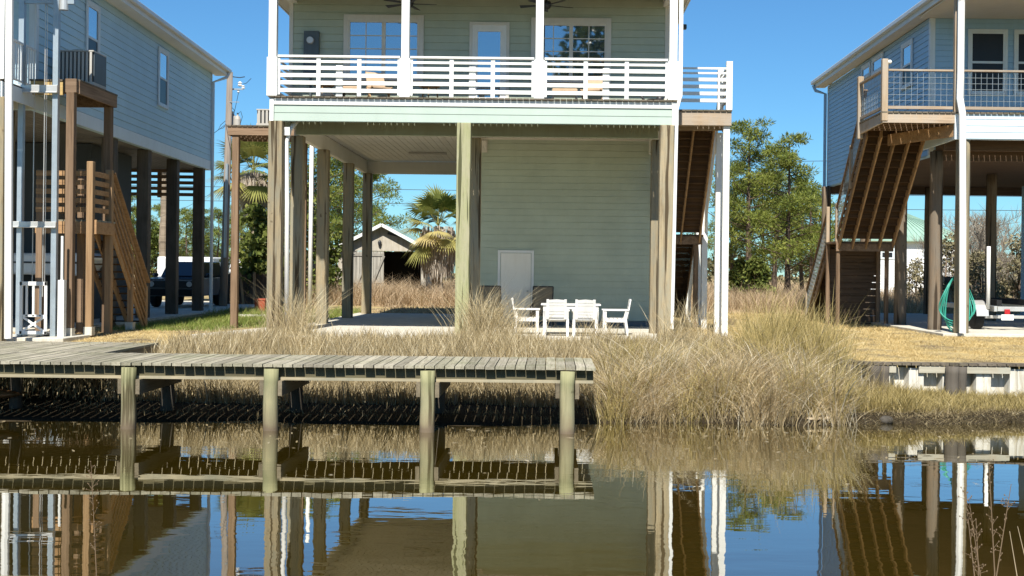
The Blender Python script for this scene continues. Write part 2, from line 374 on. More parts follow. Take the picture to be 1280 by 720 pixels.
# ------------------------------------------------------------------ world, sun, camera
EL, AZ = R(48.8), R(6.0)
w = bpy.data.worlds.new('World'); scene.world = w; w.use_nodes = True
wn = w.node_tree.nodes; sky = wn.new('ShaderNodeTexSky'); sky.sky_type = 'NISHITA'; sky.sun_disc = False
sky.sun_elevation = EL; sky.sun_rotation = PI + AZ; sky.altitude = 0; sky.air_density = 1.0; sky.dust_density = 0.0; sky.ozone_density = 3.0
bg = wn['Background']; hs_ = wn.new('ShaderNodeVectorMath'); hs_.operation = 'MULTIPLY'; hs_.inputs[1].default_value = (0.54, 0.96, 1.25)
w.node_tree.links.new(sky.outputs[0], hs_.inputs[0]); w.node_tree.links.new(hs_.outputs[0], bg.inputs['Color']); bg.inputs['Strength'].default_value = 0.062
sd = bpy.data.lights.new('sun', 'SUN'); sd.energy = 5.0; sd.angle = R(0.5); sd.color = (1.0, 0.955, 0.87)
so = bpy.data.objects.new('sun', sd); col.objects.link(so)
so.rotation_euler = Vector((math.sin(AZ)*math.cos(EL), math.cos(AZ)*math.cos(EL), -math.sin(EL))).to_track_quat('-Z', 'Y').to_euler()
so.location = (-5, -20, 30)
cd = bpy.data.cameras.new('camera'); cam = bpy.data.objects.new('camera', cd); col.objects.link(cam)
cd.sensor_width = 36; cd.lens = F/1280*36; cd.shift_x = -(CX-640)/1280; cd.shift_y = -(360-CY)/1280; cd.clip_end = 3000
cam.matrix_world = Matrix.Translation((0,0,CH)) @ Matrix.Rotation(PI/2, 4, 'X') @ Matrix.Rotation(ROLL, 4, 'Z')
scene.camera = cam
vs = scene.view_settings; vs.view_transform = 'Standard'; vs.look = 'None'; vs.gamma = 1; vs.use_curve_mapping = False; vs.exposure = 0.70
scene.cycles.max_bounces = 6; scene.cycles.caustics_reflective = False; scene.cycles.caustics_refractive = False; scene.cycles.transparent_max_bounces = 8; scene.cycles.use_denoising = True

# ------------------------------------------------------------------ terrain and water
def shore(x):
    return 20.35 + 0.35*min(1, max(0, (x+2)/4)) + 0.5*min(1, max(0, (x-3.5)/2.5)) + 0.18*math.sin(x*0.9) + 0.1*math.sin(x*2.3+1)
def gz(x, y):
    if y < 12: return 1.0 if y < 6.2 else max(-1.2, 1.0 - (y-6.2)*1.0)
    d = y - shore(x)
    if d < 0: return max(-1.2, 0.5*d)
    if x > 5.88 and y > 23.05: return min(1.12, 0.95 + (y-23)*0.03)
    if x > 5.4 and d < 3.2 and y < 23.05: return 0.10 + 0.16*d if d > 0.15 else 0.7*d
    if x < 0.95:
        if d < 1.9: z = 0.03 + 0.06*d
        elif d < 3.5: z = 0.145 + (d-1.9)*0.30
        elif d < 6: z = 0.625 + (d-3.5)*0.105
        else: z = min(0.965, 0.8875 + (d-6)*0.02)
        if y > 46: z = 0.98
        return z
    if d < 0.4: z = 0.6*d
    elif d < 2: z = 0.24 + (d-0.4)*0.19
    elif d < 5.5: z = 0.545 + (d-2)*0.10
    elif d < 9: z = 0.895 + (d-5.5)*0.02
    else: z = 0.965
    if x < -8.2: z = min(0.99, max(z, 0.25 + d*0.24))
    if y > 46: z = 0.98
    return z
xs = sorted(set([-400,-250,-150,-100,-70,-50,-40,-32] + [round(-26+0.4*i,3) for i in range(131)] + [5.86,5.90] + [32,40,50,70,100,150,250,400]))
ys = sorted(set([-60,-30,-15,-5,0,3,6.2,6.8,7.4,8.4,10,14,18] + [round(19.6+0.2*i,3) for i in range(62)] + [23.04,23.07,23.078,23.1] + [33,35,38,42,46,50,60,80,120,200,400,900]))
mb = MB()
nx = len(xs)
for y in ys:
    for x in xs:
        z = gz(x, y)
        if y > 20 and y < 50 and z > 0.05 and abs(y-23.05) > 0.2: z += 0.02*math.sin(x*3.1+y*1.7)*math.sin(y*2.3-x)
        mb.v.append((x, y, z)); mb.t.append(0.5)
for j in range(len(ys)-1):
    for i in range(nx-1):
        mb.f.append((j*nx+i, j*nx+i+1, (j+1)*nx+i+1, (j+1)*nx+i))
tag(mb.build('ground', M['ground'], smooth=True), 'straw coloured ground sloping down to the muddy canal bank', 'ground', kind='structure')
mb = MB(); mb.poly([(-400,3,0),(400,3,0),(400,26,0),(-400,26,0)])
tag(mb.build('water', M['water']), 'still dark brown canal water mirroring the houses', 'water', kind='structure')

# slabs
def slab(x0, x1, y0, y1, z, label):
    b = MB(); b.box(x0, x1, y0, y1, z-0.25, z)
    return tag(b.build('concrete_pavement', M['concrete'], bevel=0.015), label, 'concrete slab', kind='structure')
ZS, ZR = 1.04, 1.20
slab(-7.05, 3.15, 28.0, 43.6, ZS, 'concrete slab under the green house')
slab(9.6, 24, 29.4, 45, ZR, 'concrete slab under the blue house')
slab(-24, -12.4, 29.6, 58, 1.03, 'concrete drive under the grey house')
slab(-14.5, -10.9, 26.8, 28.4, 1.0, 'concrete pad at the foot of the cargo lift')
b = MB(); b.ext([(-8.6,28.6,0.85),(-7.06,28.1,0.85),(-7.06,33.2,0.85),(-7.6,32.9,0.85),(-8.2,30.2,0.85)], (0,0,0.17))
tag(b.build('concrete_path', M['concrete'], bevel=0.01), 'narrow concrete path beside the green house slab', 'path', kind='structure')
b = MB(); b.box(-10.8,-7.7,40.6,41.6,0.8,1.02)
tag(b.build('concrete_walkway', M['concrete'], bevel=0.01), 'strip of pale concrete behind the green lawn', 'path', kind='structure')

# ------------------------------------------------------------------ generic house pieces
def laps(b, p0, ux, length, z0, z1, nrm, course=0.18, proud=0.014, gap=0.012):
    """overlapping boards, each tilted out towards its lower edge, with an open shadow gap under the lip"""
    p0 = Vector(p0); ux = Vector(ux); nr = Vector(nrm); z = z0
    while z < z1 - 0.01:
        zt = min(z + course, z1)
        a0 = p0 + nr*proud; a1 = a0 + ux*length; c0 = p0 + nr*proud*0.45; c1 = c0 + ux*length; d0 = p0 + nr*0.001; d1 = d0 + ux*length
        lo, hi, ga = Vector((0,0,z+gap)), Vector((0,0,zt)), Vector((0,0,z))
        b.add([a0+lo, a1+lo, c1+hi, c0+hi, d0+lo, d1+lo, d0+hi, d1+hi, d0+ga, d1+ga],
              [(0,1,2,3),(4,5,1,0),(3,2,7,6),(4,0,3,6),(5,7,2,1),(8,9,5,4)])
        z = zt
def obox(b, p, ux, nr, u0, u1, n0, n1, z0, z1):
    p, ux, nr = Vector(p), Vector(ux), Vector(nr)
    vs = []
    for z in (z0, z1):
        for (u, n) in ((u0,n0),(u1,n0),(u1,n1),(u0,n1)):
            q = p + ux*u + nr*n; vs.append((q.x, q.y, p.z + z))
    b.add(vs, [(0,3,2,1),(4,5,6,7),(0,1,5,4),(1,2,6,5),(2,3,7,6),(3,0,4,7)])
def window(par, p, ux, nr, wd, ht, trim, gl, local=False, tw=0.11, sashes=1, bars=(0,1), head=0.0, gl2=None, blind=False):
    """window part (casing) > sash_frame, pane; p = lower left outer corner of casing on the wall plane"""
    c = MB(); obox(c,p,ux,nr,0,tw,0,0.045,0,ht); obox(c,p,ux,nr,wd-tw,wd,0,0.045,0,ht)
    obox(c,p,ux,nr,tw,wd-tw,0,0.045,ht-tw-head,ht); obox(c,p,ux,nr,tw,wd-tw,0,0.06,0,tw*0.8)
    wo = c.build('window', trim, par, local=local, bevel=0.004)
    s = MB(); g = MB(); x0, x1, z0, z1 = tw, wd-tw, tw*0.8, ht-tw-head
    step = (x1-x0)/sashes; fw = 0.05
    for k in range(sashes):
        a, e = x0+k*step, x0+(k+1)*step
        obox(s,p,ux,nr,a,a+fw,0.004,0.034,z0,z1); obox(s,p,ux,nr,e-fw,e,0.004,0.034,z0,z1)
        obox(s,p,ux,nr,a+fw,e-fw,0.004,0.034,z0,z0+fw); obox(s,p,ux,nr,a+fw,e-fw,0.004,0.034,z1-fw,z1)
        nv, nh = bars
        for i in range(1, nv+1):
            u = a+fw+(e-a-2*fw)*i/(nv+1); obox(s,p,ux,nr,u-0.012,u+0.012,0.006,0.026,z0+fw,z1-fw)
        for i in range(1, nh+1):
            zz = z0+fw+(z1-z0-2*fw)*i/(nh+1); hw = 0.012 if nv else 0.03; obox(s,p,ux,nr,a+fw,e-fw,0.007,0.027,zz-hw,zz+hw)
        if gl2 is None: obox(g,p,ux,nr,a+fw,e-fw,0.003,0.012,z0+fw,z1-fw)
        else:
            zm = (z0+z1)/2; obox(g,p,ux,nr,a+fw,e-fw,0.003,0.012,zm,z1-fw)
            g2 = MB(); obox(g2,p,ux,nr,a+fw,e-fw,0.003,0.012,z0+fw,zm); g2.build('pane', gl2, wo, local=local)
    s.build('sash_frame', trim, wo, local=local); g.build('pane', gl, wo, local=local)
    return wo
def downspout(par, pts, m, local=False, r=0.045, name='downspout'):
    b = MB(); b.tube(pts, r, 8); return b.build(name, m, par, local=local, smooth=False)

# ------------------------------------------------------------------ GREEN HOUSE (centre)
Y1, Y2 = 29.1, 31.1
XL, XR = -6.87, 3.02
gh = thing('stilt_house', (-1.9, 35, ZS), 'sage green house on tall pilings in the middle with white railed porch', 'house')
def sqpost(par, x, y, z0, z1, wdt, m, name='piling', local=False):
    b = MB(); h = wdt/2; b.box(x-h, x+h, y-h, y+h, z0, z1); return b.build(name, m, par, local=local, bevel=0.018)
for (px, m) in ((344.5,'post'),(579,'postgreen'),(832,'post')):
    sqpost(gh, fx(px,280,Y1), Y1+0.02, 0.75, 6.18 if px != 579 else 6.18, 0.335, M[m])
for X in (-6.62,-2.03,2.70): sqpost(gh, X, Y2+0.05, 0.8, 6.05 if X > -6 else 6.05, 0.32, M['post'])
for Y in (34.6, 38.9, 42.9): sqpost(gh, -6.62, Y, 0.8, 6.05, 0.32, M['post'])
for Y in (38.9, 42.9):
    sqpost(gh, -2.0, Y, 0.8, 6.05, 0.32, M['post']); sqpost(gh, 2.75, Y, 0.8, 6.05, 0.32, M['post'])
# rim band
b = MB(); b.box(XL+0.10, XR-0.10, 29.02, 29.10, 6.58, 6.735); b.box(XL, XL+0.10, 28.99, 29.12, 6.17, 6.735); b.box(XR-0.16, XR, 28.99, 29.12, 6.17, 6.735)
b.box(XL, XL+0.05, 29.12, Y2, 6.58, 6.735); b.box(XR-0.05, XR, 29.12, Y2, 6.58, 6.735)
b.build('rim_trim', M['white'], gh, bevel=0.006)
b = MB(); laps(b, (XL+0.10, 29.06, 0), (1,0,0), XR-XL-0.26, 6.18, 6.58, (0,-1,0), 0.20, 0.016); b.box(XL+0.1, XR-0.16, 29.062, 29.10, 6.18, 6.578)
b.box(XL+0.002, XL+0.04, 29.13, Y2, 6.18, 6.578); b.box(XR-0.04, XR-0.002, 29.13, Y2, 6.18, 6.578)
b.build('rim_siding', M['greenpale'], gh)
# deck
b = MB(); x = XL - 0.02
while x < XR:
    b.box(x, min(x+0.138, XR+0.02), 28.95, Y2-0.02, 6.745, 6.783, rnd.random()); x += 0.15
b.build('deck', M['deckplank'], gh)
b = MB(); y = 29.5
while y < 30.7: b.box(XL+0.06, XR-0.06, y, y+0.045, 6.50, 6.742); y += 0.40
b.build('deck_joists', M['brownx'], gh)
b = MB(); b.box(XL+0.28, XR-0.34, 30.72, 30.84, 6.05, 6.742); b.build('porch_beam', M['greentrim'], gh, bevel=0.01)
b = MB(); b.box(XL+0.10, XL+0.24, 31.3, 43.0, 6.05, 6.50); b.box(XR-0.24, XR-0.10, 31.3, 43.0, 6.05, 6.50); b.box(XL+0.24, XR-0.24, 42.95, 43.1, 6.05, 6.50)
b.build('carport_beam', M['soffit'], gh, bevel=0.01)
b = MB(); x = XL+0.25
while x < XR-0.3:
    b.box(x, x+0.19, 30.85, 42.94, 6.50, 6.515)
    x += 0.202
b.build('carport_ceiling', M['ceil'], gh)
b = MB(); b.box(XL+0.05, XR-0.05, 30.85, 43.1, 6.53, 6.56); b.build('subfloor', M['brownx'], gh)
# storage wall under the house
WX0, WX1, WY = -2.22, 3.0, 35.0
b = MB(); laps(b, (WX0, WY, 0), (1,0,0), WX1-WX0, ZS+0.16, 6.44, (0,-1,0), 0.19, 0.024, 0.009); b.box(WX0, WX1, WY+0.002, WY+0.15, ZS, 6.44)
b.box(WX0, WX0+0.15, WY+0.15, 42.5, ZS, 6.44); b.box(WX1-0.15, WX1, WY+0.15, 42.5, ZS, 6.44)
b.build('storage_wall', M['green'], gh)
b = MB(); b.box(WX0, WX1, WY-0.03, WY+0.001, 6.44, 6.498); b.box(WX0-0.01, WX0+0.30, WY-0.05, WY-0.031, 6.06, 6.49); b.box(WX1-0.12, WX1, WY-0.05, WY-0.031, 6.06, 6.49)
b.build('storage_trim', M['trimwarm'], gh)
b = MB(); b.box(WX0, WX1, WY-0.035, WY+0.001, ZS, ZS+0.15); b.build('storage_footing', M['meter'], gh)
b = MB(); b.ext([(-1.95, WY-0.052, 6.4), (-2.15, WY-0.052, 6.4), (-1.95, WY-0.052, 6.12)], (0,-0.05,0)); b.build('corner_bracket', M['soffit'], gh)
# storage door
dx0, dx1 = fx(622,360,WY), fx(667,360,WY); dz1 = fz(645,313,WY)
c = MB(); c.box(dx0, dx0+0.07, WY-0.06, WY-0.02, ZS, dz1); c.box(dx1-0.07, dx1, WY-0.06, WY-0.02, ZS, dz1); c.box(dx0+0.07, dx1-0.07, WY-0.06, WY-0.02, dz1-0.07, dz1)
do = c.build('storage_door', M['white'], gh)
c = MB(); c.box(dx0+0.085, dx1-0.085, WY-0.047, WY-0.034, ZS+0.03, dz1-0.085)
for (u0,u1) in ((0.14,0.42),(0.58,0.86)):
    for (v0,v1) in ((0.06,0.40),(0.46,0.80),(0.86,0.94)):
        W_, H_ = dx1-dx0-0.14, dz1-0.07-ZS
        a0, a1, e0, e1 = dx0+0.07+W_*u0, dx0+0.07+W_*u1, ZS+H_*v0, ZS+H_*v1
        c.box(a0, a1, WY-0.055, WY-0.0475, e0, e0+0.02); c.box(a0, a1, WY-0.055, WY-0.0475, e1-0.02, e1); c.box(a0, a0+0.02, WY-0.055, WY-0.0475, e0+0.021, e1-0.021); c.box(a1-0.02, a1, WY-0.055, WY-0.0475, e0+0.021, e1-0.021)
c.build('door_leaf', M['doorwhite'], do)
c = MB(); c.ell((dx1-0.16, WY-0.09, ZS+1.0), (0.035,0.035,0.035)); c.build('door_knob', M['alu'], do, smooth=True)
# porch wall
PW = Y2
b = MB(); laps(b, (XL+0.02, PW, 0), (1,0,0), XR-XL-0.08, 6.79, 9.75, (0,-1,0), 0.19, 0.026); b.box(XL+0.02, XR-0.06, PW+0.002, PW+0.15, 6.3, 9.75)
b.box(XL+0.02, XL+0.17, PW+0.15, 43.0, 6.56, 9.75); b.box(XR-0.21, XR-0.06, PW+0.15, 43.0, 6.56, 9.75); b.box(XL+0.17, XR-0.21, 42.85, 43.0, 6.56, 9.75)
b.build('wall', M['green'], gh)
b = MB(); b.box(XL, XL+0.1, PW-0.04, PW-0.028, 6.79, 9.75); b.box(XR-0.16, XR-0.05, PW-0.04, PW-0.028, 6.79, 9.75); b.build('corner_board', M['trimwarm'], gh)
def wz(py, px): return fz(px, py, PW)
for (p0, p1, t, gm) in ((430,530,19,'glass'),(664,764,23,'glass')):
    xa, xb = fx(p0,40,PW), fx(p1,40,PW); za, zb = 7.5, wz(t,(p0+p1)/2)
    window(gh, (xa, PW-0.028, za), (1,0,0), (0,-1,0), xb-xa, zb-za, M['trimwarm'], M[gm], tw=0.12, sashes=2, bars=(1,3), head=0.03)
xa, xb, zb = fx(587,40,PW), fx(637,40,PW), wz(28,612)
c = MB(); c.box(xa, xa+0.08, PW-0.06, PW-0.028, 6.785, zb); c.box(xb-0.08, xb, PW-0.06, PW-0.028, 6.785, zb); c.box(xa+0.08, xb-0.08, PW-0.06, PW-0.028, zb-0.08, zb)
do = c.build('porch_door', M['trimwarm'], gh, bevel=0.004)
c = MB(); g0, g1 = fx(597.5,50,PW), fx(625.5,50,PW); gt = wz(40,612)
c.box(xa+0.08, g0, PW-0.045, PW-0.016, 6.8, zb-0.08); c.box(g1, xb-0.08, PW-0.045, PW-0.016, 6.8, zb-0.08); c.box(g0, g1, PW-0.045, PW-0.016, gt, zb-0.08); c.box(g0, g1, PW-0.045, PW-0.016, 6.8, 7.1)
c.build('door_leaf', M['white'], do)
c = MB(); c.box(g0, g1, PW-0.03, PW-0.017, 7.1, gt); c.build('pane', M['glass'], do)
c = MB(); c.tube([(xa+0.13, PW-0.05, 7.8),(xa+0.13, PW-0.10, 7.8),(xa+0.22, PW-0.10, 7.8)], 0.014, 6); c.build('door_handle', M['darkmetal'], do)
# meter box
c = MB(); c.box(fx(381,50,PW), fx(400,50,PW), PW-0.15, PW-0.016, 7.65, wz(40,390)); mo = c.build('electric_meter', M['meter'], gh, bevel=0.01)
c = MB(); mc = at(389.5,52,PW); c.lathe([(0.085,-0.24),(0.09,-0.16),(0.095,-0.151)], (mc.x, PW, mc.z), 18, 'Y'); c.build('dial', M['lens'], mo)
c = MB(); c.tube([(mc.x, PW-0.08, 7.65),(mc.x, PW-0.08, 6.79)], 0.03, 8); c.build('conduit', M['meter'], mo)
# porch posts
PXS = [341.5, 507, 674.5, 841.5]
PX = [fx(p,60,Y1) for p in PXS]
for x in PX:
    b = MB(); b.box(x-0.095, x+0.095, Y1-0.09, Y1+0.10, 6.785, 9.5); b.box(x-0.125, x+0.125, Y1-0.12, Y1+0.13, 6.786, 7.72); b.build('porch_post', M['white'], gh, bevel=0.006)
def rail_bay(x0, x1, par):
    b = MB(); y = Y1
    b.box(x0, x1, y-0.075, y+0.075, 7.735, 7.785)
    for (dz, hh) in ((0.145,0.06),(0.30,0.095),(0.48,0.095),(0.66,0.095),(0.845,0.095)):
        b.box(x0, x1, y-0.02, y+0.02, 7.785-dz-hh/2, 7.785-dz+hh/2)
    for k in (1,2):
        xx = x0+(x1-x0)*k/3; b.box(xx-0.05, xx+0.05, y-0.045, y-0.021, 6.80, 7.734)
    xx = (x0+x1)/2; b.box(xx-0.08, xx+0.08, y+0.021, y+0.10, 6.785, 7.56)
    b.box(x0, x0+0.06, y-0.041, y-0.021, 6.83, 7.734); b.box(x1-0.06, x1, y-0.041, y-0.021, 6.83, 7.734)
    return b.build('railing', M['white'], par, bevel=0.004)
for i in range(3): rail_bay(PX[i]+0.125, PX[i+1]-0.125, gh)
b = MB()
for xx in (PX[0], PX[3]):
    for (dz, hh) in ((0.02,0.05),(0.145,0.06),(0.30,0.095),(0.48,0.095),(0.66,0.095),(0.845,0.095)):
        if xx == PX[0]: b.box(xx-0.02, xx+0.02, Y1+0.131, Y2-0.04, 7.785-dz-hh/2, 7.785-dz+hh/2)
b.build('side_railing', M['white'], gh, bevel=0.004)
# header, ceiling, roof
b = MB(); b.box(XL-0.02, XR+0.02, 29.0, 29.22, 9.5, 9.9); b.box(XL-0.02, XL+0.2, 29.22, PW, 9.5, 9.9); b.box(XR-0.22, XR+0.02, 29.22, PW, 9.5, 9.9)
b.build('porch_header', M['white'], gh, bevel=0.006)
b = MB(); b.box(XL+0.2, XR-0.22, 29.22, PW, 9.74, 9.78); b.build('porch_ceiling', M['brownx'], gh)
def gable_roof(par, x0, x1, y0, y1, ze, rise, m, sof, local=False, over=0.45, trimm=None):
    xm = (x0+x1)/2; b = MB(); th = 0.14
    for sgn, xe in ((-1, x0-over), (1, x1+over)):
        b.ext([(xe, y0, ze), (xm, y0, ze+rise), (xm, y0, ze+rise+th), (xe, y0, ze+th)], (0, y1-y0, 0))
    b.build('roof', m, par, local=local)
    g = MB()
    for y in (y0+over+0.02, y1-over-0.04):
        g = MB(); g.ext([(x0, y, ze-0.1), (x1, y, ze-0.1), (xm, y, ze+rise-0.15)], (0, 0.02, 0)); g.build('gable', sof, par, local=local)
    for sgn, xe, xw in ((-1, x0-over, x0), (1, x1+over, x1)):
        f = MB(); s = MB(); gt = MB()
        f.box(min(xe, xe-sgn*0.03), max(xe, xe-sgn*0.03), y0, y1, ze-0.16, ze+0.10)
        a, c_ = sorted((xe-sgn*0.031, xw)); s.box(a, c_, y0, y1, ze-0.14, ze-0.12)
        a, c_ = sorted((xe+sgn*0.002, xe+sgn*0.12)); gt.box(a, c_, y0, y1, ze-0.03, ze+0.10)
        f.build('fascia', trimm or M['white'], par, local=local); s.build('soffit', sof, par, local=local); gt.build('gutter', trimm or M['white'], par, local=local, bevel=0.02)
gable_roof(gh, XL+0.02, XR-0.06, 28.6, 43.6, 9.72, 2.4, M['roof'], M['soffit'])
# conduit at the left posts, downspout at the right
c = MB(); cy = Y1-0.22+0.45
c.tube([(fx(358,412,29.25),29.25,0.95),(fx(359,250,29.25),29.25,4.2),(fx(358,180,29.25),29.25,5.7),(fx(362,164,29.3),29.3,6.0),(fx(372,154,29.4),29.4,6.25)], 0.06, 8)
c.build('conduit', M['pvc'], gh, smooth=True)
c = MB(); c.box(fx(357,165,29.25)-0.15, fx(357,165,29.25)+0.12, 29.15, 29.19, 5.85, 6.05); c.build('conduit_bracket', M['white'], gh)
xd = fx(846,200,29.0)
b = MB(); b.bar((xd+0.06,28.93,9.6),(xd+0.06,28.93,6.85),0.10,0.08); b.bar((xd+0.06,28.93,6.86),(xd-0.02,28.93,6.55),0.10,0.08); b.bar((xd-0.02,28.93,6.56),(xd-0.08,28.93,1.25),0.10,0.08)
b.build('downspout', M['white'], gh, bevel=0.012)
c = MB(); c.box(fx(849,35,30.2), fx(858,35,30.2), 30.1, 30.25, fz(852,37,30.2), fz(852,31,30.2)); c.build('security_light', M['darkmetal'], gh, bevel=0.02)

# ceiling fans
def fan(px, rz, label):
    p = at(px, 2, 30.1)
    t = thing('ceiling_fan', (p.x, 30.1, 9.28), label, 'ceiling fan', 'ceiling fans on the porch', rz)
    b = MB(); b.lathe([(0.03,0.46),(0.03,0.12),(0.11,0.10),(0.13,0.02),(0.10,-0.06),(0.05,-0.09)], (0,0,0), 16); b.build('motor', M['darkmetal'], t, local=True, smooth=True)
    for k in range(5):
        an = 2*PI*k/5; u = Vector((math.cos(an), math.sin(an), 0)); s = Vector((-u.y, u.x, 0))
        b = MB(); vs = [u*0.12-s*0.035, u*0.12+s*0.035, u*0.68+s*0.075+Vector((0,0,0.015)), u*0.70-s*0.07-Vector((0,0,0.015))]
        b.ext(vs, (0,0,0.012)); b.build('blade', M['darkmetal'], t, local=True)
fan(511, 0.1, 'dark porch ceiling fan above the left double window')
fan(683, 0.35, 'dark porch ceiling fan between the porch door and right window')
# carport light
p = at(534.5, 198, 39.5)
b = MB(); b.box(p.x-0.62, p.x+0.62, 39.42, 39.58, 6.42, 6.498)
tag(b.build('strip_light', M['acgrey'], bevel=0.01), 'grey strip light on the carport ceiling under the green house', 'ceiling light')

# ------------------------------------------------------------------ straight stair flights (treads fall away along +Y)
def flight(par, x0, x1, y0, z0, y1, z1, ns, wm, tm, lean=None, risers=True):
    n = max(3, int(round((z0-z1)/0.185))); dy, dz = (y1-y0)/n, (z0-z1)/n
    for k in range(ns):
        x = x0 + 0.03 + (x1-x0-0.06)*k/(ns-1)
        b = MB(); b.ext([(x-0.022,y0,z0-0.06),(x-0.022,y0,z0-0.36),(x-0.022,y1,z1-0.30),(x-0.022,y1,z1-0.02)], (0.044,0,0))
        b.build('stringer', wm, par)
    for k in range(n):
        b = MB(); yy, zz = y0 + dy*k, z0 - dz*(k+1)
        b.box(x0, x1, yy-0.02, yy+dy+(0.03 if risers else -0.02), zz+0.06, zz+0.10)
        if risers: b.box(x0+0.002, x1-0.002, yy+0.004, yy+0.024, zz+0.101, zz+dz+0.059)
        b.build('tread', M['tread'], par)
# stairs of the green house
st = thing('outdoor_staircase', (3.8, 31, ZS), 'wooden staircase with white posts on the right side of the green house', 'staircase')
LX0, LX1 = 3.10, 4.56
b = MB(); x = LX0
while x < LX1: b.box(x, min(x+0.138, LX1+0.05), 30.86, 32.3, 6.78, 6.82, rnd.random()); x += 0.15
b.build('landing_deck', M['deckplank'], st)
b = MB(); b.box(LX0, LX1+0.02, 30.9, 30.95, 6.42, 6.775); b.box(LX1-0.03, LX1+0.02, 30.95, 32.3, 6.42, 6.775); b.box(LX0, LX1-0.03, 32.25, 32.3, 6.45, 6.775)
for yy in (31.3, 31.75): b.box(LX0, LX1-0.03, yy, yy+0.045, 6.5, 6.775)
b.build('landing_frame', M['railwood'], st, bevel=0.005)
for (x, y, z1_) in ((4.47,31.06,6.42),(4.47,32.4,6.40),(4.5,35.5,5.1),(4.5,36.9,5.0),(4.5,39.6,2.3)):
    b = MB(); b.box(x-0.083, x+0.083, y-0.083, y+0.083, 0.9, z1_); b.build('post', M['white'], st, bevel=0.006)
for (x,y) in ((4.52,30.98),(4.48,32.3)):
    b = MB(); b.box(x-0.08, x+0.08, y-0.07, y+0.07, 6.825, 8.08); b.build('newel_post', M['white'], st, bevel=0.006)
b = MB()
for (dz, hh) in ((0.02,0.05),(0.145,0.05),(0.31,0.09),(0.49,0.09),(0.67,0.09),(0.85,0.09)):
    b.box(LX0+0.02, 4.44, 30.96, 31.0, 7.92-dz-hh/2, 7.92-dz+hh/2); b.box(4.45, 4.49, 31.05, 32.23, 7.92-dz-hh/2, 7.92-dz+hh/2)
b.build('railing', M['white'], st, bevel=0.004)
flight(st, LX0+0.1, 4.36, 32.3, 6.78, 35.4, 3.75, 3, M['orange'], M['brownx'])
b = MB(); b.box(LX0+0.05, 4.46, 35.4, 36.8, 3.68, 3.75); b.box(LX0+0.05, 4.40, 35.34, 35.39, 3.46, 3.70); b.build('landing', M['browny'], st)
for x in (LX0+0.2, 4.25): sqpost(st, x, 35.5, 0.95, 3.46, 0.14, M['brown'], 'leg')
flight(st, LX0+0.1, 4.36, 36.8, 3.72, 39.8, 1.08, 3, M['brown'], M['brownx'])
b = MB()
for k in range(5):
    dz = 0.12+0.18*k
    b.bar((4.47,32.38,6.80+0.95-dz),(4.5,35.45,3.75+0.95-dz),0.035,0.085); b.bar((4.5,36.9,3.75+0.95-dz),(4.5,39.6,1.1+0.95-dz),0.035,0.085)
b.build('stair_rail', M['white'], st)

# AC platform of the green house
pf = thing('equipment_platform', (-7.9, 33.6, ZS), 'tall brown wooden platform with slim legs beside the green house', 'platform')
b = MB(); x = -8.98
while x < -7.05: b.box(x, x+0.13, 32.93, 34.7, 6.50, 6.54, rnd.random()); x += 0.145
b.build('deck', M['deckplank'], pf)
b = MB(); b.box(-8.95,-7.05,32.96,33.0,6.27,6.495); b.box(-8.95,-8.91,33.0,34.66,6.27,6.495); b.box(-8.91,-7.05,34.62,34.66,6.27,6.495)
for y in (33.45,33.9,34.3): b.box(-8.905,-7.06,y,y+0.04,6.3,6.495)
b.build('frame', M['brownx'], pf)
for (x,y) in ((-8.75,33.1),(-8.05,34.55),(-7.15,34.5)): sqpost(pf, x, y, 0.85, 6.27, 0.19 if y < 34 else 0.15, M['brown'], 'leg')
def acunit(loc, wd, dp, ht, label, cover=False):
    t = thing('air_conditioner', loc, label, 'air conditioner')
    b = MB(); n = 9
    for k in range(n):
        x = -wd/2 + wd*(k+0.5)/n; b.box(x-wd/n*0.30, x+wd/n*0.30, -dp/2-0.02, -dp/2+0.02, 0.10, ht-0.04)
    for k in range(6):
        y = -dp/2+0.03 + (dp-0.06)*(k+0.5)/6; b.box(-wd/2-0.02, -wd/2+0.02, y-0.04, y+0.04, 0.10, ht-0.04)
    b.box(-wd/2-0.02, wd/2+0.02, -dp/2-0.025, dp/2+0.02, ht-0.035, ht); b.box(-wd/2-0.02, wd/2+0.02, -dp/2-0.025, dp/2+0.02, 0.03, 0.10)
    b.build('casing', M['acgrey'], t, local=True, bevel=0.006)
    b = MB(); b.box(-wd/2+0.02, wd/2-0.02, -dp/2+0.022, dp/2-0.02, 0.10, ht-0.04); b.build('coil', M['acdark'], t, local=True)
    b = MB(); b.box(wd/2+0.004, wd/2+0.022, -dp/2+0.03, dp/2, 0.10, ht-0.04); b.build('shaded_side', M['meter'], t, local=True)  # darker than the casing: shade on this side is put into the colour
    b = MB(); b.lathe([(0.30,ht+0.001),(0.30,ht+0.03),(0.26,ht+0.04)], (0,0,0), 20); b.build('fan_grille', M['darkmetal'], t, local=True)
    b = MB(); 
    for (x,y) in ((-wd/2+.08,-dp/2+.08),(wd/2-.08,-dp/2+.08),(-wd/2+.08,dp/2-.08),(wd/2-.08,dp/2-.08)): b.box(x-.04,x+.04,y-.04,y+.04,0,0.03)
    b.build('feet', M['rubber'], t, local=True)
    return t
acunit((-7.75, 33.75, 6.54), 0.98, 0.8, 0.50, 'low grey ribbed air conditioner on the platform beside the green house')

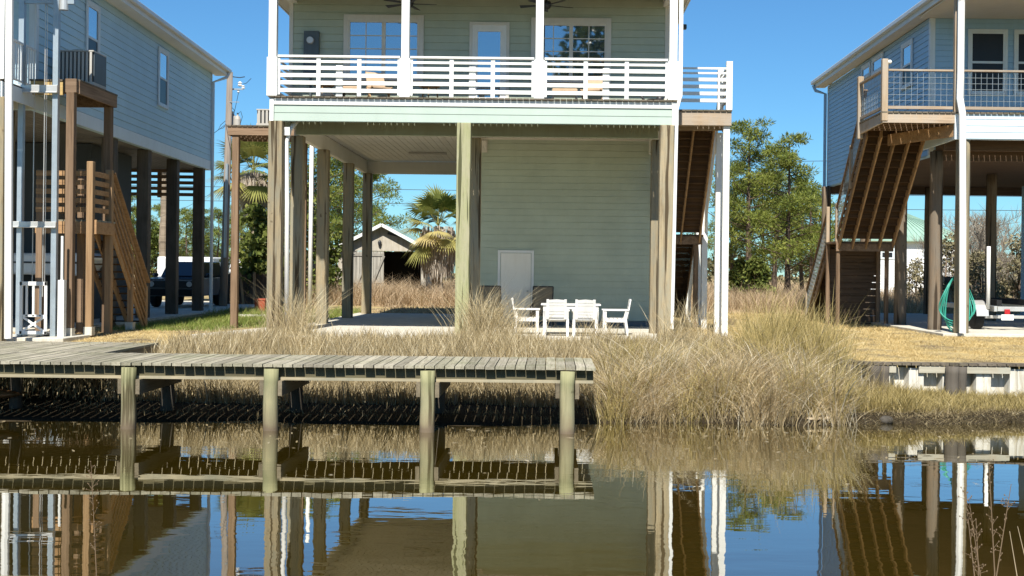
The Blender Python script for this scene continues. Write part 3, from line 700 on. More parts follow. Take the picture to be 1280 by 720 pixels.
# ------------------------------------------------------------------ BLUE HOUSE (right)
bh = thing('stilt_house', (17, 36, ZR), 'blue vinyl sided house on round pilings at the right edge', 'house')
BX, BF, BE = 10.2, 32.5, 44.6
b = MB(); laps(b, (BX, BE, 0), (0,-1,0), BE-BF, 5.88, 9.62, (-1,0,0), 0.15, 0.026); laps(b, (BX+0.1, BF, 0), (1,0,0), 12, 6.45, 9.62, (0,-1,0), 0.15, 0.022)
b.box(BX+0.002, BX+0.15, BF+0.002, BE, 5.86, 9.62); b.box(BX+0.15, BX+12, BF+0.002, BF+0.15, 6.2, 9.62); b.box(BX+0.15,BX+12,BE-0.15,BE,5.86,9.62)
b.build('wall', M['blue'], bh)
b = MB(); b.box(BX-0.04, BX+0.10, BF-0.035, BF-0.001, 5.86, 9.6); b.box(BX-0.04, BX-0.001, BF, BF+0.10, 5.86, 9.6); b.box(BX-0.03,BX-0.001,BE-0.1,BE+0.02,5.86,9.6); b.build('corner_board', M['greytrim'], bh)
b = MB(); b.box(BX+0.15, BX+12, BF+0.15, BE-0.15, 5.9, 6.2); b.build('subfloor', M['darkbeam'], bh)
def bwin(pxa, pxb, yt, yb, hb=(0,1), g2=None):
    ya, yb_ = BX*F/(pxa-CX-1), BX*F/(pxb-CX-1)      # pixel columns on the side wall -> depth
    zt = fz((pxa+pxb)/2, yt, (ya+yb_)/2); z0 = fz((pxa+pxb)/2, yb, (ya+yb_)/2)
    window(bh, (BX-0.028, max(ya,yb_), z0), (0,-1,0), (-1,0,0), abs(ya-yb_), zt-z0, M['greytrim'], M['glass'], tw=0.09, bars=hb, gl2=g2)
bwin(1127,1140.5,52,110, (0,1), M['glassdark'])
bwin(1077,1088,80,98,(0,0)); bwin(1090,1104,69,91,(0,0))
for (a, e) in ((1209,1258.5),(1266.5,1316)):
    x0, x1 = fx(a,80,BF), fx(e,80,BF); z0, z1 = fz(1235,119,BF), fz(1235,37,BF)
    window(bh, (x0, BF-0.024, z0), (1,0,0), (0,-1,0), x1-x0, z1-z0, M['greytrim'], M['glassdark'], tw=0.07, bars=(0,1))
window(bh, (14.8, BF-0.024, 7.5), (1,0,0), (0,-1,0), 1.07, 1.75, M['greytrim'], M['glassdark'], tw=0.07, bars=(0,1))
# porch deck of the blue house
DF, DZ = 29.5, 6.58
px0 = fx(1193.5,155,DF)
b = MB(); laps(b, (px0, DF, 0), (1,0,0), 12.0, 5.98, 6.62, (0,-1,0), 0.16, 0.016); b.box(px0, px0+12, DF+0.002, DF+0.1, 5.97, 6.60); b.box(px0, px0+0.06, DF+0.1, BF-0.1, 5.97, 6.5)
b.build('porch_skirt', M['bluepale'], bh)
b = MB(); b.box(px0-0.01, px0+0.10, DF-0.03, DF-0.001, 5.97, 6.60); b.build('skirt_corner', M['greytrim'], bh)
LXa = fx(1103,140,DF)
b = MB(); x = LXa-0.02
while x < px0+12: b.box(x, x+0.128, DF-0.06, (31.75 if x < px0 else BF-0.02), 6.60, 6.638, rnd.random()); x += 0.142
b.build('deck', M['deckplank'], bh)
b = MB(); y = DF+0.5
while y < 32: b.box(px0+0.08, px0+12, y, y+0.045, 6.36, 6.595); y += 0.42
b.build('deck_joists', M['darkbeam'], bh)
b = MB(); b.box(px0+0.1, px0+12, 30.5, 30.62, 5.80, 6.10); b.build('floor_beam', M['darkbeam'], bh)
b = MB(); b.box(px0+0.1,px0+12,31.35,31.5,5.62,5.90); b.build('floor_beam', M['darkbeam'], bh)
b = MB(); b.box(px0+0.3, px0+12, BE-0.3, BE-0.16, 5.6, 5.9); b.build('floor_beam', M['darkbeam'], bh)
def mesh_rail(par, p, q, z0a, z0b, hz, m, name='railing', wire=0.0055):
    p, q = Vector((p[0],p[1],0)), Vector((q[0],q[1],0)); d = q-p; L_ = d.length
    a = MB()
    a.bar((p.x,p.y,z0a+hz),(q.x,q.y,z0b+hz),0.09,0.045); a.bar((p.x,p.y,z0a+0.10),(q.x,q.y,z0b+0.10),0.05,0.075)
    o = a.build(name, m, par, bevel=0.004)
    g = MB(); n = int(L_/0.14)
    for k in range(1, n):
        f = k/n; r = p+d*f; zz = z0a+(z0b-z0a)*f
        g.tube([(r.x,r.y,zz+0.13),(r.x,r.y,zz+hz-0.02)], wire, 4, caps=False)
    for k in range(1, 6):
        h = 0.13+(hz-0.16)*k/6; g.tube([(p.x,p.y,z0a+h),(q.x,q.y,z0b+h)], wire, 4, caps=False)
    g.build('wire_mesh', M['galv'], o)
rz = fz(1150,88,DF)-6.638
mesh_rail(bh, (px0+0.08,DF), (px0+4.0,DF), 6.638, 6.638, rz, M['railwood'])
mesh_rail(bh, (px0+4.1,DF), (px0+8.0,DF), 6.638, 6.638, rz, M['railwood'])
for x in (px0+0.03, px0+4.05, px0+8.05):
    b = MB(); b.box(x-0.06, x+0.06, DF-0.05, DF+0.07, 6.64, 9.5); b.build('porch_post', M['railwoodz'], bh, bevel=0.006)
b = MB(); b.box(px0-0.1, px0+12, DF-0.05, DF+0.12, 9.5, 9.75); b.build('porch_header', M['greytrim'], bh)
b = MB(); b.box(px0, px0+12, DF+0.12, BF-0.03, 9.58, 9.62); b.build('porch_ceiling', M['soffit'], bh)
gable_roof(bh, BX, BX+12, 29.0, 45.2, 9.78, 2.6, M['roof'], M['soffit'], over=0.42, trimm=M['greytrim'])
def rpile(par, x, y, z0, z1, r, m, name='piling'):
    b = MB(); k = 10; pts = [(x+0.005*math.sin(i*1.3+x), y+0.005*math.cos(i*1.7), z0+(z1-z0)*i/k) for i in range(k+1)]
    b.tube(pts, [r*(1.04-0.08*i/k) for i in range(k+1)], 16); return b.build(name, m, par, smooth=True)
rpile(bh, fx(1202.5,300,DF+0.2), DF+0.2, 0.8, 5.98, 0.175, M['post'])
for (x,y,m) in ((10.03,31.4,'brownpile'),(10.05,34.6,'brownpile'),(10.05,38.5,'brownpile'),(10.1,44.3,'brownpile'),(14.0,38.3,'brownpile'),(13.9,44.3,'brownpile'),(14.6,DF+0.2,'post'),(14.5,31.4,'brownpile')):
    rpile(bh, x, y, 0.9, 5.86, 0.17, M[m])
b = MB(); laps(b, (16.8,37.3,0), (1,0,0), 5, ZR, 5.85, (0,-1,0), 0.13, 0.014); b.box(16.8,21.8,37.302,37.5,ZR,5.85); b.box(16.8,16.95,37.5,43,ZR,5.85); b.build('storage_wall', M['blue'], bh)
xg = 9.75
q1 = at(1201,60,29.3); q2 = at(1204,128,29.2); q3 = at(1200,140,29.15)
downspout(bh, [(BX-0.46,29.3,9.72),(BX-0.30,29.2,9.62),(q1.x,29.3,9.3),(q1.x,29.3,q1.z-0.6),(q1.x-0.01,29.3,6.95),(fx(1203,150,29.2),29.2,6.55),(fx(1203,300,29.25),29.25,4.0),(fx(1202.5,412,29.25),29.22,1.22)], M['pvc'], r=0.085)
downspout(bh, [(BX-0.48,45.0,9.70),(BX-0.40,44.95,9.50),(BX-0.08,44.75,9.35),(BX-0.08,44.75,5.85),(BX-0.02,44.8,5.3),(BX-0.02,44.8,1.2)], M['blue'], r=0.06)
# staircase of the blue house
s2 = thing('outdoor_staircase', (9.0, 33, 1.0), 'brown wooden staircase with wire mesh rails beside the blue house', 'staircase')
b = MB(); b.box(LXa+0.03, px0-0.005, DF-0.03, DF+0.015, 6.36, 6.595); b.ext([(LXa,DF-0.03,6.595),(LXa,31.75,6.595),(LXa,31.75,6.32),(LXa,DF-0.03,6.36)], (0.045,0,0)); b.build('landing_frame', M['railwood'], s2, bevel=0.005)
b = MB()
for k in range(1, 5): b.box(LXa+0.05, px0-0.01, DF+k*0.44, DF+k*0.44+0.045, 6.38, 6.595)
b.build('landing_joists', M['brownx'], s2)
b = MB(); b.bar((px0+0.02,DF+0.1,6.2),(8.9,31.9,6.2),0.045,0.30); b.build('landing_beam', M['orangex'], s2)
for (x,y,z0,z1_) in ((LXa+0.05,DF+0.02,6.40,7.93),(LXa+0.02,31.72,6.2,7.85)):
    sqpost(s2, x, y, z0, z1_, 0.15, M['railwoodz'], 'newel_post')
b = MB(); b.ell((LXa+0.16,DF-0.02,7.85),(0.055,0.055,0.055)); b.build('newel_lamp', M['white'], s2, smooth=True)
mesh_rail(s2, (LXa+0.13,DF), (px0-0.06,DF), 6.638, 6.638, rz, M['railwood'])
mesh_rail(s2, (LXa+0.02,DF+0.1), (LXa+0.02,31.64), 6.638, 6.638, rz, M['railwood'])
SX0, SX1 = 8.27, 9.88
flight(s2, SX0, SX1, 31.75, 6.62, 34.8, 3.60, 5, M['orange'], M['brownx'])
b = MB(); b.box(SX0-0.05, SX1, 34.8, 36.1, 3.52, 3.58); b.box(SX0-0.05,SX1,34.74,34.79,3.30,3.52); b.build('landing', M['browny'], s2)
for (x,y) in ((SX0+0.03,34.85),(SX0+0.0,36.0),(SX1-0.15,34.9),(SX1-0.1,36.0)): sqpost(s2, x, y, 0.8, 3.5, 0.11, M['brown'], 'leg')
flight(s2, SX0, SX1, 36.1, 3.55, 38.9, 1.05, 4, M['brown'], M['brownx'], risers=True)
b = MB()
for k in range(12): b.box(SX0+0.02, SX1-0.02, 36.02, 36.05, 1.0+0.2*k, 1.0+0.2*k+0.185)
b.build('skirt_boards', M['darkbeam'], s2)
mesh_rail(s2, (SX0,31.8),(SX0,34.85), 6.55, 3.62, rz-0.05, M['brownx'], 'stair_rail', 0.007)
mesh_rail(s2, (SX0,36.1),(SX0,38.9), 3.50, 1.1, rz-0.05, M['brownx'], 'stair_rail', 0.007)
for (x,y,z0,z1_) in ((SX0,34.9,3.55,4.7),(SX0,36.05,3.5,4.65),(SX0,38.9,0.95,2.1),(SX0,33.3,5.0,6.2)): sqpost(s2, x, y, z0, z1_, 0.10, M['railwoodz'], 'rail_post')

# hose on the piling
hs = MB(); hxc, hy = fx(1196,380,DF+0.42), DF+0.43
for k in range(5):
    hw = 0.36+0.05*k; zt, zb = fz(1196,340+k*2,DF+0.4), fz(1196,416-k*3.5,DF+0.4); pts = []
    for i in range(29):
        a = 2*PI*i/28; s_ = math.sin(a); c_ = math.cos(a)
        u = (1-c_)/2                                           # 0 at the top, 1 at the bottom
        pts.append((hxc + hw*s_*(0.35+0.65*u**0.7)*1.0 + 0.01*math.sin(k*2+i), hy + 0.02*k*math.cos(i)-0.01*k, zt+(zb-zt)*u))
    hs.tube(pts, 0.016, 6, caps=False)
tag(hs.build('garden_hose', M['hose'], smooth=True), 'coiled teal garden hose hung behind the piling with the white pipe', 'garden hose')
# boat trailer
tr = thing('boat_trailer', (12.2, 33, ZR), 'aluminium boat trailer with white guide post under the blue house', 'trailer')
TY = 32.0
def wheel(par, c, r, wdt, rimm, n=24, local=False):
    b = MB(); b.lathe([(r*0.62,-wdt/2),(r*0.93,-wdt/2),(r,-wdt*0.32),(r,wdt*0.32),(r*0.93,wdt/2),(r*0.62,wdt/2)], c, n, 'X')
    w_ = b.build('wheel', M['rubber'], par, local=local, smooth=True)
    b = MB(); b.lathe([(r*0.10,-wdt*0.40),(r*0.30,-wdt*0.44),(r*0.36,-wdt*0.36),(r*0.55,-wdt*0.38),(r*0.62,-wdt*0.47),(r*0.62,wdt*0.47),(r*0.3,wdt*0.4)], c, n, 'X'); b.build('rim', rimm, w_, local=local)
    return w_
wc = at(1221,396,TY); wr = wc.z - ZR
wheel(tr, (wc.x+0.02, TY+0.1, ZR+wr), wr, 0.24, M['alu']); wheel(tr, (wc.x+2.1, TY+0.1, ZR+wr), wr, 0.24, M['alu'])
for ox in (0, 2.08):
    b = MB(); pts = []
    for i in range(9):
        a = PI*(1-i/8); pts.append((wc.x+0.02+ox, TY+0.1+0.46*math.cos(a), ZR+wr+0.03+0.40*math.sin(a)))
    for i in range(8):
        p, q = Vector(pts[i]), Vector(pts[i+1]); b.add([p+Vector((-.15,0,0)), p+Vector((.17,0,0)), q+Vector((.17,0,0)), q+Vector((-.15,0,0)), p+Vector((-.15,0,.015)), p+Vector((.17,0,.015)), q+Vector((.17,0,.015)), q+Vector((-.15,0,.015))], [(0,1,2,3),(4,7,6,5),(0,4,5,1),(1,5,6,2),(2,6,7,3),(3,7,4,0)])
    b.build('fender', M['alu'], tr)
b = MB(); zf = fz(1250,386,TY)
b.box(wc.x+0.28, wc.x+0.36, TY-0.5, TY+4.2, zf-0.06, zf+0.08); b.box(wc.x+1.72, wc.x+1.80, TY-0.5, TY+4.2, zf-0.06, zf+0.08); b.box(wc.x+0.37, wc.x+1.71, TY-0.5, TY-0.42, zf-0.05, zf+0.07); b.box(wc.x+0.17, wc.x+1.95, TY+0.06, TY+0.14, ZR+wr-0.04, ZR+wr+0.04)
b.bar((wc.x+0.32,TY+4.2,zf),(wc.x+1.04,TY+5.6,zf),0.08,0.1); b.bar((wc.x+1.76,TY+4.2,zf),(wc.x+1.04,TY+5.6,zf),0.08,0.1)
b.build('frame', M['alu'], tr, bevel=0.006)
b = MB(); b.box(wc.x+0.42, wc.x+0.55, TY-0.3, TY+3.2, zf+0.09, zf+0.24); b.box(wc.x+1.52, wc.x+1.65, TY-0.3, TY+3.2, zf+0.09, zf+0.24); b.build('bunk', M['rubber'], tr)
b = MB(); p = at(1258.5,390,TY-0.5); b.box(p.x-0.07, p.x+0.07, TY-0.55, TY-0.505, p.z-0.06, p.z+0.07); b.build('tail_light', M['red'], tr, bevel=0.01)
b = MB(); p = at(1259,396,TY-0.55); b.box(p.x-0.16, p.x+0.16, TY-0.575, TY-0.56, p.z-0.09, p.z+0.06); b.build('license_plate', M['white'], tr)
b = MB(); p = at(1235.5,345,TY-0.3); b.tube([(p.x,TY-0.3,zf),(p.x,TY-0.3,fz(1235,308,TY-0.3))], 0.05, 12); b.build('guide_post', M['pvc'], tr, smooth=True)
b = MB(); p = at(1221,346,TY+5); b.tube([(wc.x+1.04,TY+5.5,zf),(wc.x+1.04,TY+5.5,zf+0.75)], 0.04, 8); b.tube([(wc.x+0.9,TY+5.5,zf+0.75),(wc.x+1.18,TY+5.5,zf+0.75)], 0.09, 10); b.build('winch_post', M['darkmetal'], tr)

# ------------------------------------------------------------------ GREY HOUSE (left) in its own frame: local y runs back, local x to the right
LR = R(2.36)
lh = thing('stilt_house', (-12.2, 28.2, 1.03), 'grey blue lap sided house on dark square posts at the left edge', 'house', rz=LR)
Z0 = -1.03
zb, zt = 6.28+Z0, 10.0+Z0
HL = 17.0
b = MB(); laps(b, (0,0,0), (0,1,0), HL, zb+0.34, zt, (1,0,0), 0.205, 0.030); b.box(-0.15,-0.002,0,HL,zb,zt); b.box(-12,-0.15,0,0.15,zb,zt); b.box(-12,-0.15,HL-0.15,HL,zb,zt)
laps(b, (-12,0,0), (1,0,0), 11.9, zb+0.34, zt, (0,-1,0), 0.205, 0.014)
b.build('wall', M['grey'], lh, local=True)
b = MB(); b.box(0.0,0.034,0.0,HL,zb,zb+0.34); b.box(0.001,0.038,-0.02,0.12,zb+0.341,zt); b.box(0.001,0.038,HL-0.1,HL,zb+0.341,zt); b.box(-0.14,0.038,-0.03,-0.016,zb+0.341,zt); b.box(-12,0.02,-0.03,-0.001,zb,zb+0.34)
b.build('trim', M['greytrim'], lh, local=True)
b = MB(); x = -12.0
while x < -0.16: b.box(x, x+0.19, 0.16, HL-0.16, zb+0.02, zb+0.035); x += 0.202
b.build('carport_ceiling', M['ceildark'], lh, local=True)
b = MB(); b.box(-12,-0.16,0.16,HL-0.16,zb+0.05,zb+0.08); b.build('subfloor', M['brownx'], lh, local=True)
for (pa, pb) in ((103,120),(194.5,207)):
    def loc_y(px):       # where the pixel column meets the side wall
        a = (px-CX-1.2)/F; sn, cs = math.sin(LR), math.cos(LR)
        s = (a*28.2+12.2)/(-sn - a*cs); return s
    ya, yb_ = loc_y(pa), loc_y(pb)
    window(lh, (0.032, ya, 7.75+Z0), (0,1,0), (1,0,0), yb_-ya, 1.88, M['greytrim'], M['glass'], local=True, tw=0.10, bars=(0,1), gl2=M['glassdark'])
gable_roof(lh, -12.0, 0.0, -2.6, HL+0.6, 10.08+Z0, 3.0, M['roof'], M['white'], local=True, over=0.5, trimm=M['white'])
downspout(lh, [(0.56,HL+0.4,10.03+Z0),(0.5,HL+0.35,9.86+Z0),(0.08,HL-0.05,9.6+Z0),(0.08,HL-0.05,0.0)], M['greytrim'], local=True, r=0.06)
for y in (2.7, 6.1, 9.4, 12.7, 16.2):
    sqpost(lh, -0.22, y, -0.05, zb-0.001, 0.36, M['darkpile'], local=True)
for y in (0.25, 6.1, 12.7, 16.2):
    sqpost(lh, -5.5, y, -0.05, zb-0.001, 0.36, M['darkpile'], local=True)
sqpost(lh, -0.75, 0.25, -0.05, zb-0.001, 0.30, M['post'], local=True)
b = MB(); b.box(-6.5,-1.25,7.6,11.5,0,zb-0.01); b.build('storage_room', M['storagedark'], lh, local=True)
b = MB()
for k in range(5): b.box(-6.0,-0.4,HL-0.3,HL-0.26,zb-1.0+0.22*k,zb-1.0+0.22*k+0.125)
b.box(-1.9,-1.75,HL-0.259,HL-0.2,zb-1.05,zb-0.01); b.box(-3.9,-3.75,HL-0.259,HL-0.2,zb-1.05,zb-0.01)
b.build('slat_screen', M['brownx'], lh, local=True)
# front porch of the grey house, its edge just inside the frame
b = MB(); b.box(-11,0.05,-2.0,-0.05,zb+0.36,zb+0.40); b.build('deck', M['deckplank'], lh, local=True)
b = MB(); b.box(0.03,0.07,-2.0,-0.05,zb+0.02,zb+0.355); b.box(-11,0.03,-2.04,-2.0,zb+0.02,zb+0.355); b.build('porch_rim', M['greytrim'], lh, local=True)
b = MB()
b.box(0.0,0.05,-1.9,-0.06,zb+1.36,zb+1.41); b.box(0.01,0.04,-1.9,-0.06,zb+0.5,zb+0.54)
for k in range(13): y = -1.85+0.14*k; b.box(0.01,0.04,y,y+0.04,zb+0.541,zb+1.359)
b.build('porch_railing', M['white'], lh, local=True)
xw = fx(3,200,26.3)
sqpost(lh, 0.0, -1.9, -0.1, zb+0.02, 0.24, M['post'], local=True)
b = MB(); b.box(-0.1,0.1,-2.0,-1.8,zb+0.41,10.0+Z0); b.build('porch_post', M['white'], lh, local=True)
b = MB(); b.box(-12,0.0,-2.1,-1.85,9.75+Z0,10.0+Z0); b.build('porch_header', M['white'], lh, local=True)
downspout(lh, [(0.40,-2.35,10.0+Z0),(0.32,-2.3,9.6+Z0),(0.32,-2.25,6.0+Z0),(0.36,-2.25,0.0)], M['pvc'], local=True, r=0.085)

# AC platform and air conditioner by the grey house
p2 = thing('equipment_platform', (-11.7, 29, 1.0), 'brown wooden platform holding the tall air conditioner by the grey house', 'platform')
PZ = fz(88,100,27.95)
b = MB(); y = 27.86
while y < 30.2: b.box(-12.18,-11.0,y,y+0.13,PZ-0.04,PZ,rnd.random()); y += 0.142
b.build('deck', M['deckplank'], p2)
b = MB(); b.box(-11.06,-11.01,27.86,30.25,PZ-0.33,PZ-0.042); b.box(-11.4,-11.061,27.88,27.93,PZ-0.33,PZ-0.042); b.box(-12.15,-11.061,30.2,30.25,PZ-0.33,PZ-0.042); b.build('rim', M['browny'], p2)
b = MB(); b.box(-12.16,-11.401,27.88,27.93,PZ-0.36,PZ-0.042); b.build('front_rim', M['yellowpine'], p2)
for (x,y,z1_) in ((-11.18,27.82,PZ-0.30),(-11.17,30.12,PZ-0.33)): sqpost(p2, x, y, 0.9, z1_, 0.185, M['brown'], 'leg')
b = MB(); b.box(-11.32,-11.04,27.74,27.85,PZ-0.32,PZ-0.0); b.build('post_cap', M['brownx'], p2, bevel=0.01)
acunit((-11.52, 29.25, PZ), 0.86, 0.8, 0.86, 'tall grey ribbed air conditioner on the platform against the grey house')
# lower landing and stair
s3 = thing('outdoor_staircase', (-11.3, 29.5, 1.0), 'short orange wooden staircase with slatted rails under the grey house', 'staircase')
GX0, GX1, GZ = -12.3, -10.86, 3.72
b = MB(); y = 28.55
while y < 29.7: b.box(GX0,GX1,y,y+0.13,GZ-0.04,GZ,rnd.random()); y += 0.142
b.build('landing_deck', M['dockplank'], s3)
b = MB(); b.box(GX0,GX1+0.02,28.52,28.56,GZ-0.33,GZ-0.042); b.box(GX1-0.02,GX1+0.025,28.561,29.72,GZ-0.33,GZ-0.042); b.box(GX1-0.20,GX1+0.04,28.47,28.519,GZ-0.34,GZ+0.0); b.build('landing_frame', M['orangex'], s3, bevel=0.004)
for (x,y,z1_,m) in ((GX1-0.1,28.45,5.10,'orange'),(GX1-0.08,29.62,5.0,'orange'),(GX0+0.1,28.6,4.9,'brown'),(-11.6,29.55,5.0,'brown')): sqpost(s3, x, y, 0.95, z1_, 0.165, M[m], 'newel_post')
b = MB()
for k in range(5):
    z = GZ+0.18+0.215*k; b.box(GX0+0.02,GX1-0.19,28.5,28.535,z,z+0.12); b.box(GX1-0.09,GX1-0.055,28.54,29.53,z,z+0.12)
b.build('slat_rail', M['orangex'], s3, bevel=0.004)
b = MB()
for k in range(5): z = GZ+0.18+0.215*k; b.box(GX0+0.02,-11.55,29.60,29.635,z,z+0.12)
b.build('slat_rail', M['orangex'], s3, bevel=0.004)
flight(s3, -11.75, GX1-0.03, 29.72, GZ, 32.25, 1.08, 3, M['orange'], M['brownx'], risers=False)
b = MB()
for k in range(5):
    dz = 0.16+0.26*k; b.bar((GX1-0.02,29.7,GZ+1.12-dz),(GX1-0.02,32.2,1.12+1.08-dz),0.04,0.075)
b.bar((GX1-0.02,29.66,GZ+1.2),(GX1-0.02,32.3,1.08+1.12),0.14,0.04)
b.build('stair_rail', M['orangex'], s3)
for (y, z1_) in ((31.1,3.0),(32.2,2.1)): sqpost(s3, GX1-0.06, y, 0.95, z1_, 0.13, M['orange'], 'rail_post')
for (x,y) in ((-11.18,27.82),(GX1-0.1,28.45),(GX1-0.06,31.1)):
    b = MB(); b.box(x-0.1,x+0.1,y-0.1,y+0.1,0.98,1.18); b.build('footing', M['concrete'], s3 if y > 28 else p2)
# cargo lift
cl = thing('cargo_lift', (-12.0, 27.5, 1.0), 'galvanised steel cargo lift frame with a white gate by the grey house', 'lift')
CYL = 27.45
c1, c2 = fx(25.5,250,CYL), fx(68.5,250,CYL)
for x in (c1, c2):
    b = MB(); b.box(x-0.06,x+0.06,CYL-0.05,CYL-0.035,1.0,10.3); b.box(x-0.06,x-0.045,CYL-0.034,CYL+0.07,1.0,10.3); b.box(x+0.045,x+0.06,CYL-0.034,CYL+0.07,1.0,10.3); b.build('mast', M['galv'], cl)
for (py, hh) in ((112,0.18),(281,0.14)):
    z = fz(45,py,CYL); b = MB(); b.box(c1-0.35,c2+0.08,CYL-0.13,CYL-0.052,z-hh/2,z+hh/2); b.box(c1-0.35,c2+0.08,CYL-0.16,CYL-0.131,z-hh/2,z-hh/2+0.03); b.build('crossbar', M['alu'], cl, bevel=0.005)
b = MB(); z = fz(60,2,CYL); b.box(c1-0.1,c2+0.4,CYL-0.03,CYL+0.05,z-0.05,z+0.04); b.build('top_beam', M['galv'], cl)
b = MB(); p = at(80,5,CYL); b.lathe([(0.10,-0.14),(0.10,0.10),(0.07,0.16)], (p.x,CYL,p.z), 16); b.build('motor', M['alu'], cl, smooth=False)
for (px, r_) in ((55,0.012),(57.5,0.008),(42,0.012)):
    b = MB(); x = fx(px,200,CYL+0.2); b.tube([(x,CYL+0.2,fz(px,0,CYL)),(x,CYL+0.2,1.9)], r_, 6); b.build('hoist_cable', M['alu'], cl)
gx0, gx1, gz0, gz1 = fx(29,380,CYL), fx(63,380,CYL), 1.06, fz(46,352,CYL)
b = MB(); yy = CYL-0.2
b.box(gx0,gx1,yy,yy+0.05,gz1-0.09,gz1); b.box(gx0,gx1,yy,yy+0.05,gz0,gz0+0.07); b.box(gx0,gx0+0.06,yy,yy+0.05,gz0,gz1); b.box(gx1-0.06,gx1,yy,yy+0.05,gz0,gz1)
for k in (1,2,3): x = gx0+(gx1-gx0)*k/4; b.box(x-0.025,x+0.025,yy+0.01,yy+0.04,gz0+0.4,gz1-0.091)
b.bar((gx0+0.05,yy+0.02,gz0+0.05),(gx1-0.05,yy+0.02,gz0+0.40),0.03,0.05); b.bar((gx1-0.05,yy+0.025,gz0+0.05),(gx0+0.05,yy+0.025,gz0+0.40),0.03,0.05); b.box(gx0,gx1,yy+0.01,yy+0.04,gz0+0.39,gz0+0.44)
b.build('gate', M['white'], cl, bevel=0.005)
b = MB(); x = fx(77,380,CYL); b.box(x-0.07,x+0.07,CYL-0.05,CYL+0.1,1.0,fz(77,350,CYL)); b.tube([(x,CYL,fz(77,350,CYL)),(x,CYL,fz(77,295,CYL))],0.03,8); b.build('side_mast', M['white'], cl)
b = MB(); b.box(c1-0.03,c1+0.6,CYL-0.18,CYL+1.0,1.03,1.06) ; b.build('lift_platform', M['alu'], cl)

# ------------------------------------------------------------------ DOCK
dk = thing('dock', (-6, 20.5, 0), 'weathered plank dock standing on round piles along the canal', 'dock')
DKZ = 1.06
DX1 = fx(744,458,19.5)
b = MB(); x = DX1
while x > -13.0:
    j = 0.045*(rnd.random()-0.5)
    b.box(x-0.148, x, 19.36+j, 21.55+j*2, DKZ-0.045+0.006*rnd.random(), DKZ+0.006*rnd.random(), rnd.random()); x -= 0.163
b.build('planking', M['dockplank'], dk)
b = MB(); x = -8.05
while x > -13.0:
    b.box(x-0.15, x, 21.60, 24.6+0.05*rnd.random(), DKZ-0.047, DKZ-0.002+0.006*rnd.random(), rnd.random()); x -= 0.161
b.build('gangway_planking', M['dockplank'], dk)
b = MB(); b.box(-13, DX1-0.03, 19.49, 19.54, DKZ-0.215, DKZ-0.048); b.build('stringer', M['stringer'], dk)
b = MB(); b.box(-13, DX1-0.03, 19.465, 19.545, DKZ-0.262, DKZ-0.216); b.build('stringer_sunlit_strip', M['dockwoodx'], dk)  # lighter strip painted in for the sunlit lower edge of the stringer
b = MB(); b.box(-13, DX1-0.03, 21.38, 21.43, DKZ-0.26, DKZ-0.048); b.build('stringer', M['dockwoodx'], dk)
b = MB(); b.box(-13, DX1-0.03, 20.4, 20.45, DKZ-0.26, DKZ-0.048); b.build('stringer', M['dockwoodx'], dk)
b = MB(); b.box(-8.12,-8.07,21.62,24.6,DKZ-0.26,DKZ-0.05); b.box(-12.6,-12.55,21.62,24.6,DKZ-0.26,DKZ-0.05); b.build('gangway_stringer', M['darkwoody'], dk)
for px in (161, 338.5, 534.5, 709):
    p = at(px, 500, 19.36)
    rpile(dk, p.x, 19.36, -1.0, DKZ-0.055-0.02*rnd.random(), 0.122, M['pile'], 'pile')
    x2 = p.x + 0.02
    b = MB(); b.box(p.x+0.125, p.x+0.19, 19.30, 21.5, DKZ-0.50, DKZ-0.262); b.build('crossbeam', M['darkwoody'], dk)
    b = MB(); b.box(p.x-0.19, p.x-0.125, 19.38, 21.5, DKZ-0.50, DKZ-0.262); b.build('crossbeam', M['darkwoody'], dk)
    rpile(dk, p.x, 21.3, -0.8, DKZ-0.05, 0.12, M['darkpile'], 'pile')
for px in (20,):
    p = at(px, 500, 21.2); rpile(dk, p.x, 21.2, -0.8, DKZ-0.05, 0.11, M['darkpile'], 'pile')
# ------------------------------------------------------------------ SEAWALL
sw = thing('seawall', (12, 23, 0.5), 'low corrugated seawall capped with timber below the straw lawn', 'seawall')
SZ = 0.95; SY = 22.95; SX = 5.86
b = MB(); x = SX; prof = []
while x < 22:
    prof += [(x, SY+0.05), (x+0.26, SY+0.05), (x+0.31, SY-0.13), (x+0.44, SY-0.13), (x+0.45, SY-0.115), (x+0.46, SY-0.13), (x+0.59, SY-0.13)]; x += 0.64
vs = [(a, c_, z) for z in (-0.5, SZ-0.10) for (a, c_) in prof]; n = len(prof)
b.add(vs, [(i, i+1, n+i+1, n+i) for i in range(n-1)]); b.box(SX-0.04, SX+0.02, SY+0.05, 26.2, -0.3, SZ-0.1)
b.build('sheet_piling', M['sheetpile'], sw)
b = MB(); x = SX-0.1
while x < 22: b.box(x, x+0.165, SY-0.21, SY+0.14, SZ-0.045, SZ, rnd.random()); x += 0.18
y = SY+0.16
while y < 26.2: b.box(SX-0.3, SX+0.14, y, y+0.165, SZ-0.045, SZ, rnd.random()); y += 0.18
b.build('cap_planking', M['deckplank'], sw)
b = MB(); x = SX+0.05
segs = [(6.02,6.55),(6.98,8.72),(9.08,13.0),(13.3,17),(17.3,21)]
for (a, c_) in segs: b.box(a, c_, SY-0.19, SY-0.145, SZ-0.19, SZ-0.06)
b.build('waler', M['walerwood'], sw, bevel=0.005)
for px in (1097,1194):
    p = at(px, 470, SY-0.3); rpile(sw, p.x-0.05, SY-0.27, -0.4, SZ-0.05, 0.13, M['darkpile'], 'pile'); rpile(sw, p.x+0.14, SY-0.24, -0.4, SZ-0.06, 0.10, M['darkpile'], 'pile')
